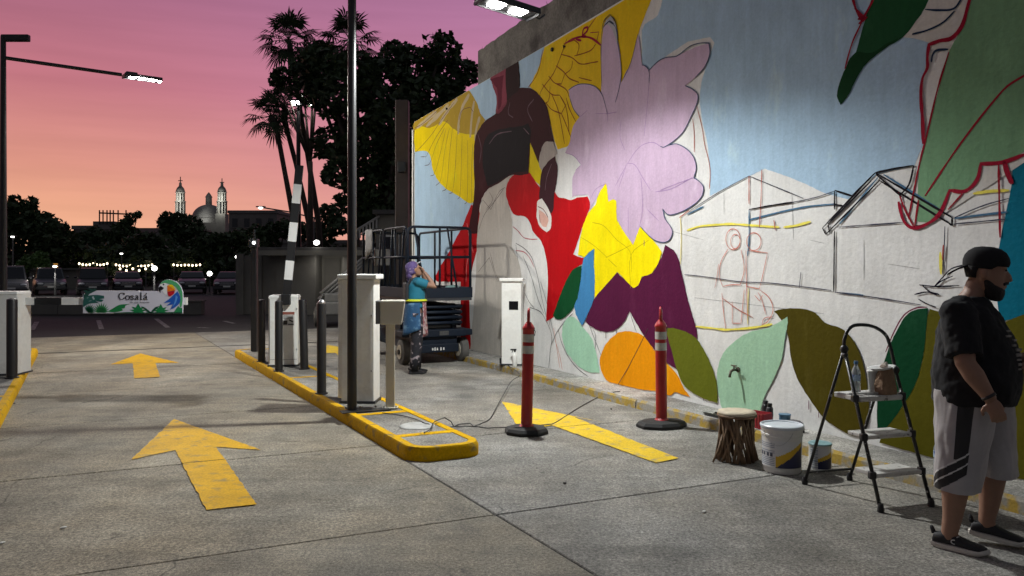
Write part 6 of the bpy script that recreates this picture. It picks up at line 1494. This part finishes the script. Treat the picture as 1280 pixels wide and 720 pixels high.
far_lamp(296,321,34,'small lamp on the end pier of the grey boundary wall',True,0,0.55)
far_lamp(326,260,45,'bright street lamp on a long arm above the boundary wall',False,3.0,1.2)
far_lamp(16,296,50,'lit lamp head among the dark trees on the left')
far_lamp(6,286,70,'tiny far lamp beside the left lamp pole')
area_light('lot_light', bpy.data.objects['lot_lamp'], (0,-0.3,hz(333,42)-0.25), (0,-0.2,-1), 14.0, 0.4, 0.3)
area_light('lot_light', bpy.data.objects['lot_lamp.002'], (0,-0.4,hz(335,40)-0.3), (0,-0.2,-1), 14.0, 0.4, 0.3)
def string_lights(px0, px1, n, y, py0, sag, label):
    t = thing('string_lights', label, 'string lights', at(px0, y)); X0 = t.location.x
    P = []
    for k in range(n):
        u = k/(n-1); P.append(Vector((at(px0+(px1-px0)*u, y).x-X0, 0, hz(py0, y) - sag*math.sin(math.pi*((u*2) % 1.0)))))
    q = MB(); q.tube([p+Vector((0,0,0.1)) for p in P], 0.012, 5); q.build('wire', M_BLK, t)
    for p in P:
        q = MB(); q.ell(p,(0.075,0.075,0.085),8,6); q.build('bulb', M_WARMB, t, smooth=True)
    for u in (P[0], P[-1]):
        q = MB(); q.tube([(u.x,0.05,0),(u.x,0.05,u.z+0.2)],0.04,6); q.build('pole', M_POLE, t)
string_lights(99,134,9,62,329.5,0.10,'warm festoon bulbs strung above the grey suv')
string_lights(145,190,11,62,331,0.10,'warm festoon bulbs strung above the word on the sign')
string_lights(217,250,8,62,331,0.05,'warm festoon bulbs strung right of the parrot')
string_lights(150,182,5,58,336,0.12,'lower sparse festoon bulbs over the parked cars')
kiosk = thing('kiosk', 'small dark kiosk with an orange lit board behind the parked cars', 'kiosk', at(66,55))
bx(kiosk,'wall',-1.6,1.6,0,2,0,1.3,M_STUG); bx(kiosk,'roof',-1.8,1.8,-0.3,2.2,1.3,1.42,M_ROOF); bx(kiosk,'lit_board',-0.25,0.35,-0.05,-0.002,1.43,1.75,mat('amber_board',(0.5,0.25,0.05),0.5,0.1,emit=(1,0.45,0.08),strength=0.35))

# ------------------------------------------------------------------ far buildings and the church
M_FAR = mat('far_render', (0.16,0.145,0.135), 0.9, 0.15, 0.4, coords='World'); M_CHUR = mat('church_stone', (0.24,0.22,0.19), 0.85, 0.15, 0.5, coords='World')
def far_building(name, label, px0, px1, y, py_top, depth, floors, cols, m=M_FAR, parapet=0.4):
    t = thing(name, label, 'building', at((px0+px1)/2, y)); w = (px1-px0)*y/FPX; z = hz(py_top, y)
    bx(t,'wall',-w/2,w/2,0,depth,0,z-parapet,m); bx(t,'parapet',-w/2-0.15,w/2+0.15,-0.15,depth+0.15,z-parapet,z,m)
    for f in range(floors):
        for c in range(cols):
            cx_ = -w/2 + w*(c+0.5)/cols; cz_ = (z-parapet)*(f+0.55)/floors; ww, hh = w/cols*0.42, (z-parapet)/floors*0.42
            o = bx(t,'window',cx_-ww/2,cx_+ww/2,-0.06,-0.003,cz_-hh/2,cz_+hh/2,M_DGL); bx(o,'sill',cx_-ww/2-0.1,cx_+ww/2+0.1,-0.16,-0.061,cz_-hh/2-0.1,cz_-hh/2,m)
    return t
far_building('town_house', 'pale flat roofed block right of the church towers', 286, 346, 110, 263, 12, 3, 4)
hA_ = far_building('town_house', 'dark flat roofed house with a roof frame behind the left trees', 92, 142, 85, 282, 10, 2, 4)
yA_ = 85; X0 = hA_.location.x
bx(hA_,'roof_room',at(110,yA_).x-X0,at(137,yA_).x-X0,1,5,hz(282,yA_),hz(276,yA_),M_FAR)
M_FRM = mat('dark_frame',(0.03,0.03,0.03),0.7)
for px_ in (119.5,124,129,133,137,143,153):
    q = MB(); q.tube([(at(px_,yA_).x-X0,0.8,hz(280,yA_)),(at(px_,yA_).x-X0,0.8,hz(262,yA_))],0.07,6); q.build('roof_post', M_FRM, hA_)
q = MB(); q.tube([(at(119,yA_).x-X0,0.8,hz(265.5,yA_)),(at(153.5,yA_).x-X0,0.8,hz(267,yA_))],0.08,6); q.build('roof_beam', M_FRM, hA_)
far_building('town_house', 'long low dark house between the left trees and the church', 172, 232, 120, 285, 10, 2, 6)
far_building('town_house', 'long dark shop row behind the parked cars', 60, 300, 78, 312, 8, 1, 14, parapet=0.3)
far_building('town_house', 'wide dark building behind the palms', 340, 470, 95, 300, 12, 2, 8)

yC = 260.0
ch = thing('church', 'far church with a dome and two floodlit bell towers', 'church', at(250, yC)); X0 = ch.location.x
def cx_(px_, dy=0.0): return at(px_, yC+dy).x - X0
def cz_(py_): return hz(py_, yC)
bx(ch,'nave',cx_(214),cx_(292),4,34,0,cz_(281),M_CHUR)
bx(ch,'facade',cx_(214),cx_(286),-4,4,0,cz_(279),M_CHUR)
M_BELL = mat('bell_dark',(0.01,0.01,0.01),0.8)
for c, top_ in ((225.5,222),(277.5,224)):
    tw = node('bell_tower', (cx_(c,-2.5),-2.5,0)); tw.parent = ch
    bx(tw,'shaft',-1.6,1.6,-1.6,1.6,0,cz_(268),M_CHUR)
    for k, (r, z0, z1) in enumerate(((1.35,cz_(268),cz_(253.5)),(1.15,cz_(252),cz_(242)))):
        for i in range(8):
            a = math.pi/8+i*math.pi/4; q = MB(); q.box((r*math.cos(a),r*math.sin(a),(z0+z1)/2),(0.42,0.42,z1-z0),rz=a); q.build('pillar', M_CHUR, tw)
        q = MB(); q.lathe([(r+0.25,z1),(r+0.45,z1+0.12),(r+0.2,z1+0.38)],n=16); q.build('cornice', M_CHUR, tw)
        q = MB(); q.lathe([(r*0.55,z0),(r*0.55,z1)],n=12,caps=False); q.build('bell_core', M_CHUR if k else M_BELL, tw)
    z = cz_(241); q = MB(); q.lathe([(1.4,z),(1.35,z+0.5),(1.05,z+1.3),(0.6,z+1.8),(0.45,z+2.0),(0.4,z+2.9),(0.1,z+3.3)],n=16); q.build('cupola', M_CHUR, tw, smooth=True, angle=40)
    zc = cz_(top_); bx(tw,'cross',-0.11,0.11,-0.1,0.1,z+3.2,zc,M_FRM); bx(tw,'cross_bar',-0.7,0.7,-0.08,0.08,zc-1.4,zc-1.15,M_FRM)
    for zz_, e_ in ((cz_(262),320.0),(cz_(249),620.0)):
        l = bpy.data.lights.new('tower_flood','POINT'); l.energy = e_; l.shadow_soft_size = 0.3; l.color = (0.95,1.0,0.97); o = bpy.data.objects.new('tower_flood', l); C.objects.link(o); o.parent = tw; o.location = (0.3,-3.2,zz_)
dm = node('dome', (cx_(261,8),8,0)); dm.parent = ch
q = MB(); q.lathe([(5.4,cz_(285)),(5.4,cz_(272)),(5.6,cz_(271.5))]+[(5.3*math.cos(t),cz_(271)+4.6*math.sin(t)) for t in [k*math.pi/2/9 for k in range(9)]]+[(0.9,cz_(271)+4.62)],n=28); q.build('shell', mat('dome_tile',(0.20,0.185,0.17),0.6,0.2,0.5), dm, smooth=True, angle=30)
z = cz_(271)+4.5; q = MB(); q.lathe([(1.05,z),(1.0,z+2.4),(1.2,z+2.5),(0.7,z+3.4),(0.1,z+4.2)],n=12); q.build('lantern', M_CHUR, dm)
l = bpy.data.lights.new('dome_flood','POINT'); l.energy = 300; l.shadow_soft_size = 0.4; l.color = (0.95,1,0.97); o = bpy.data.objects.new('dome_flood', l); C.objects.link(o); o.parent = dm; o.location = (1.2,-8.5,cz_(274))

# ------------------------------------------------------------------ trees, palms, hedge
M_LEAF = mat('tree_leaves', (0.035,0.060,0.020), 0.6, 0.4, 0.8, coords='World'); M_LEAF2 = mat('shrub_leaves', (0.05,0.10,0.025), 0.6, 0.35, 1.2, coords='World')
M_BARK = mat('bark', (0.060,0.048,0.038), 0.9, 0.3, 8, 0.6, 30)
def leaf_cloud(blobs, size, seed, thin=1.0):
    R = random.Random(seed); vs = []; fs = []
    for (bx_, by_, bz_, r, n) in blobs:
        for _ in range(int(n*thin)):
            while True:
                d = Vector((R.uniform(-1,1),R.uniform(-1,1),R.uniform(-1,1)))
                if 0.02 < d.length < 1: break
            d = d.normalized()*(d.length**0.45)
            nn = noise.noise(Vector((d.x*2.3+seed, d.y*2.3+bx_, d.z*2.3+bz_)))
            rad = r*(1+0.38*nn)
            if noise.noise(Vector((bx_+d.x*r*1.3, by_+d.y*r*1.3, (bz_+d.z*r)*1.3))*1.4) < -0.40: continue
            c = Vector((bx_,by_,bz_)) + Vector((d.x*rad, d.y*rad, d.z*rad*0.85))
            s = size*R.uniform(0.6,1.3); u = Vector((R.gauss(0,1),R.gauss(0,1),R.gauss(0,0.7))).normalized(); w = u.orthogonal().normalized()
            w = Matrix.Rotation(R.uniform(0,6.28),3,u) @ w
            o = len(vs); vs += [c-u*s, c+w*s*0.5, c+u*s, c-w*s*0.5]; fs.append((o,o+1,o+2,o+3))
    q = MB(); q.v = [tuple(v) for v in vs]; q.f = fs; q.m = [0]*len(fs); return q
def tree(name, label, px_, y, blobs_px, size, seed, dens=1.0, m=None, group=None, trunk_r=0.16):
    t = thing(name, label, 'tree', at(px_, y), 0, group); X0 = t.location.x
    B = []
    for bxp, byp, rp, dy in blobs_px:
        r = rp*y/FPX; B.append((at(bxp,y+dy).x-X0, dy, hz(byp,y+dy), r, dens*420*(r/size)**2*0.055))
    leaf_cloud(B, size, seed).build('crown', m or M_LEAF, t, fix=False)
    base = Vector((0,0,0)); zmin = min(b[2]-b[3]*0.3 for b in B); fork = Vector((0.1,0,max(1.0,zmin*0.7)))
    q = MB(); q.tube([base, fork*0.5+Vector((0.05,0,0)), fork],[trunk_r*1.3,trunk_r,trunk_r*0.8],10); q.build('trunk', M_BARK, t, smooth=True)
    for b in B:
        e = Vector(b[:3]); q = MB(); q.tube([fork, lerp(fork,e,0.5)+Vector((0,0,-0.15*b[3])), e],[trunk_r*0.6,trunk_r*0.4,trunk_r*0.12],7); q.build('limb', M_BARK, t, smooth=True)
    return t
# big dark tree behind the lift and the wall end
tree('shade_tree', 'large dense dark tree behind the tall black pole and mural wall', 470, 30.0,
     [(405,82,30,0),(440,95,36,1),(415,120,30,-0.5),(480,110,40,0),(520,85,30,1),(552,62,24,0),(562,95,26,1),(540,125,36,0),(500,150,40,-1),(450,150,34,1),(415,180,26,0),(425,215,22,-0.5),(465,190,38,0),(510,200,36,0),(545,165,30,1),(480,240,34,0),(440,250,20,0),(392,100,16,0),(570,130,22,2),(585,92,18,3),(535,235,30,1),(495,70,22,2),(470,272,30,0),(510,272,28,0)], 0.17, 3, 1.0, trunk_r=0.28)
tree('shade_tree', 'bushy dark tree with glossy clumps behind the twin lamp', 385, 33.0,
     [(352,95,12,0),(345,102,9,0),(378,95,20,0.5),(392,75,18,0),(400,62,14,0),(395,120,18,0)], 0.15, 5, 1.0, trunk_r=0.12)
# trees across the street
for px_, y, bl, sz, sd, l in (
    (22,58,[(5,268,22,0),(25,275,26,0),(48,285,24,0),(20,305,34,1),(60,298,22,0),(35,255,10,0),(18,252,9,0),(72,285,12,0)],0.26,11,'rounded dark tree rising behind the left lamp pole'),
    (70,62,[(72,296,16,0),(82,300,14,0),(60,312,22,0),(90,312,16,1)],0.26,12,'smaller dark tree right of the rounded one'),
    (158,70,[(152,290,14,0),(163,272,7,0),(172,268,5,0),(158,280,8,0),(166,292,9,0),(140,300,14,0)],0.20,13,'wispy tree with open twigs near the roof frame'),
    (235,75,[(205,278,9,0),(215,284,14,0),(235,284,18,0),(250,295,13,0),(225,300,22,0),(264,304,14,0),(210,270,6,0),(222,272,7,0)],0.26,14,'broad dark tree in front of the church'),
    (125,72,[(118,300,20,0),(140,306,20,0),(105,306,18,0)],0.26,15,'dark tree under the roof frame house'),
    (190,66,[(185,306,20,0),(205,310,18,0),(170,312,18,0)],0.26,16,'low dark tree left of the church tree'),
    (280,66,[(270,306,18,0),(290,304,18,0),(305,300,16,0),(250,312,18,0)],0.26,17,'dark tree below the church dome'),
    (345,60,[(322,292,12,0),(340,290,13,0),(356,286,14,0),(330,305,18,0),(372,290,16,0),(392,288,14,0),(400,300,16,0),(412,268,14,0),(420,282,16,0)],0.24,18,'dark shrubby tree at the foot of the palms')):
    tree('street_tree', l, px_, y, bl, sz, sd, 1.1, group='trees across the street')
tree('lit_shrub', 'small green shrub lit by a lamp behind the silver suv', 42, 50, [(38,326,9,0),(50,322,9,0),(30,332,9,0),(55,332,9,0)], 0.13, 21, 1.3, M_LEAF2, trunk_r=0.05)
l_ = bpy.data.lights.new('shrub_light','POINT'); l_.energy = 30; l_.shadow_soft_size = 0.1; l_.color = (1,0.95,0.8)
o = bpy.data.objects.new('shrub_light', l_); C.objects.link(o); o.parent = bpy.data.objects['lot_lamp']; o.location = at(45,46,hz(322,46)) - at(69,42)
hg = MB()
R_ = random.Random(5)
hq = leaf_cloud([(at(px_,64).x, 64+R_.uniform(-1,1), R_.uniform(0.8,2.0), R_.uniform(1.2,1.9), 300) for px_ in range(-30,440,14)], 0.28, 31)
o = hq.build('hedge', M_LEAF, None, fix=False); tag(o, 'continuous dark hedge of foliage across the street behind the cars', 'hedge'); o['kind'] = 'stuff'

def palm(label, pts, crown_px, y, r_leaf, n, seed, spread=1.0):
    R = random.Random(seed)
    base = at(pts[0][0], y); t = thing('palm_tree', label, 'palm', base, 0, 'tall fan palms'); X0 = base.x
    P = [Vector((0,0,0))] + [Vector((at(p[0],y).x-X0,0,hz(p[1],y))) for p in pts[1:]]
    q = MB(); PP = []
    for i in range(len(P)-1):
        for k in range(6): PP.append(lerp(P[i],P[i+1],k/6))
    PP.append(P[-1]); q.tube(PP,[0.155-0.05*min(1,i/(len(PP)*0.6)) for i in range(len(PP))],10); q.build('trunk', M_BARK, t, smooth=True)
    c = Vector((at(crown_px[0],y).x-X0,0,hz(crown_px[1],y)))
    q = MB(); q.tube([P[-1]-Vector((0,0,0.2)), lerp(P[-1],c,0.6), c],[0.11,0.15,0.09],8); q.build('crownshaft', M_BARK, t, smooth=True)
    for k in range(n):
        az = 2.399*k + R.uniform(-0.3,0.3); el = math.radians(82 - 135*(k/n)**0.85 + R.uniform(-8,8))*1.0
        d = Vector((math.cos(az)*math.cos(el), math.sin(az)*math.cos(el), math.sin(el)))
        l = r_leaf*R.uniform(0.5,0.62); tip = c + d*l + Vector((0,0,-0.06*l))
        q = MB(); q.tube([c, c+d*l*0.5, tip],[0.022,0.016,0.012],4)
        side = d.cross(Vector((0,0,1))); side = side.normalized() if side.length > 0.05 else Vector((1,0,0)); up_ = side.cross(d).normalized()
        nb = 15
        for b in range(nb):
            a = math.radians(-105 + 210*b/(nb-1)); f = r_leaf*(0.62-0.16*abs(a)/1.83)*R.uniform(0.85,1.08)*spread
            bd = (d*math.cos(a)+side*math.sin(a)).normalized(); ww = side*math.cos(a)-d*math.sin(a)
            m1 = tip+bd*f*0.55 + up_*0.02; e = tip+bd*f + Vector((0,0,-f*R.uniform(0.10,0.42)))
            h = 0.034*r_leaf
            q.add([tip, m1+ww*h, e, m1-ww*h],[(0,1,2,3)])
        q.build('frond', M_LEAF, t, fix=False)
    return t
palm('slender fan palm with drooping crown left of the twin lamp', [(367,378),(366,268),(355,210),(345,156)], (338,146), 35, 1.2, 20, 1)
palm('fan palm with a full crown directly behind the twin lamp', [(390,378),(386,278),(370,205),(356,152)], (356,132), 36, 1.3, 18, 2)
palm('tallest fan palm standing above the dark tree', [(404,376),(398,278),(384,190),(375,136),(366,82)], (361,50), 37, 1.5, 24, 3)
palm('fan palm crown rising behind the tall black pole', [(448,376),(445,250),(440,120),(438,75)], (437,50), 37, 1.5, 24, 4)
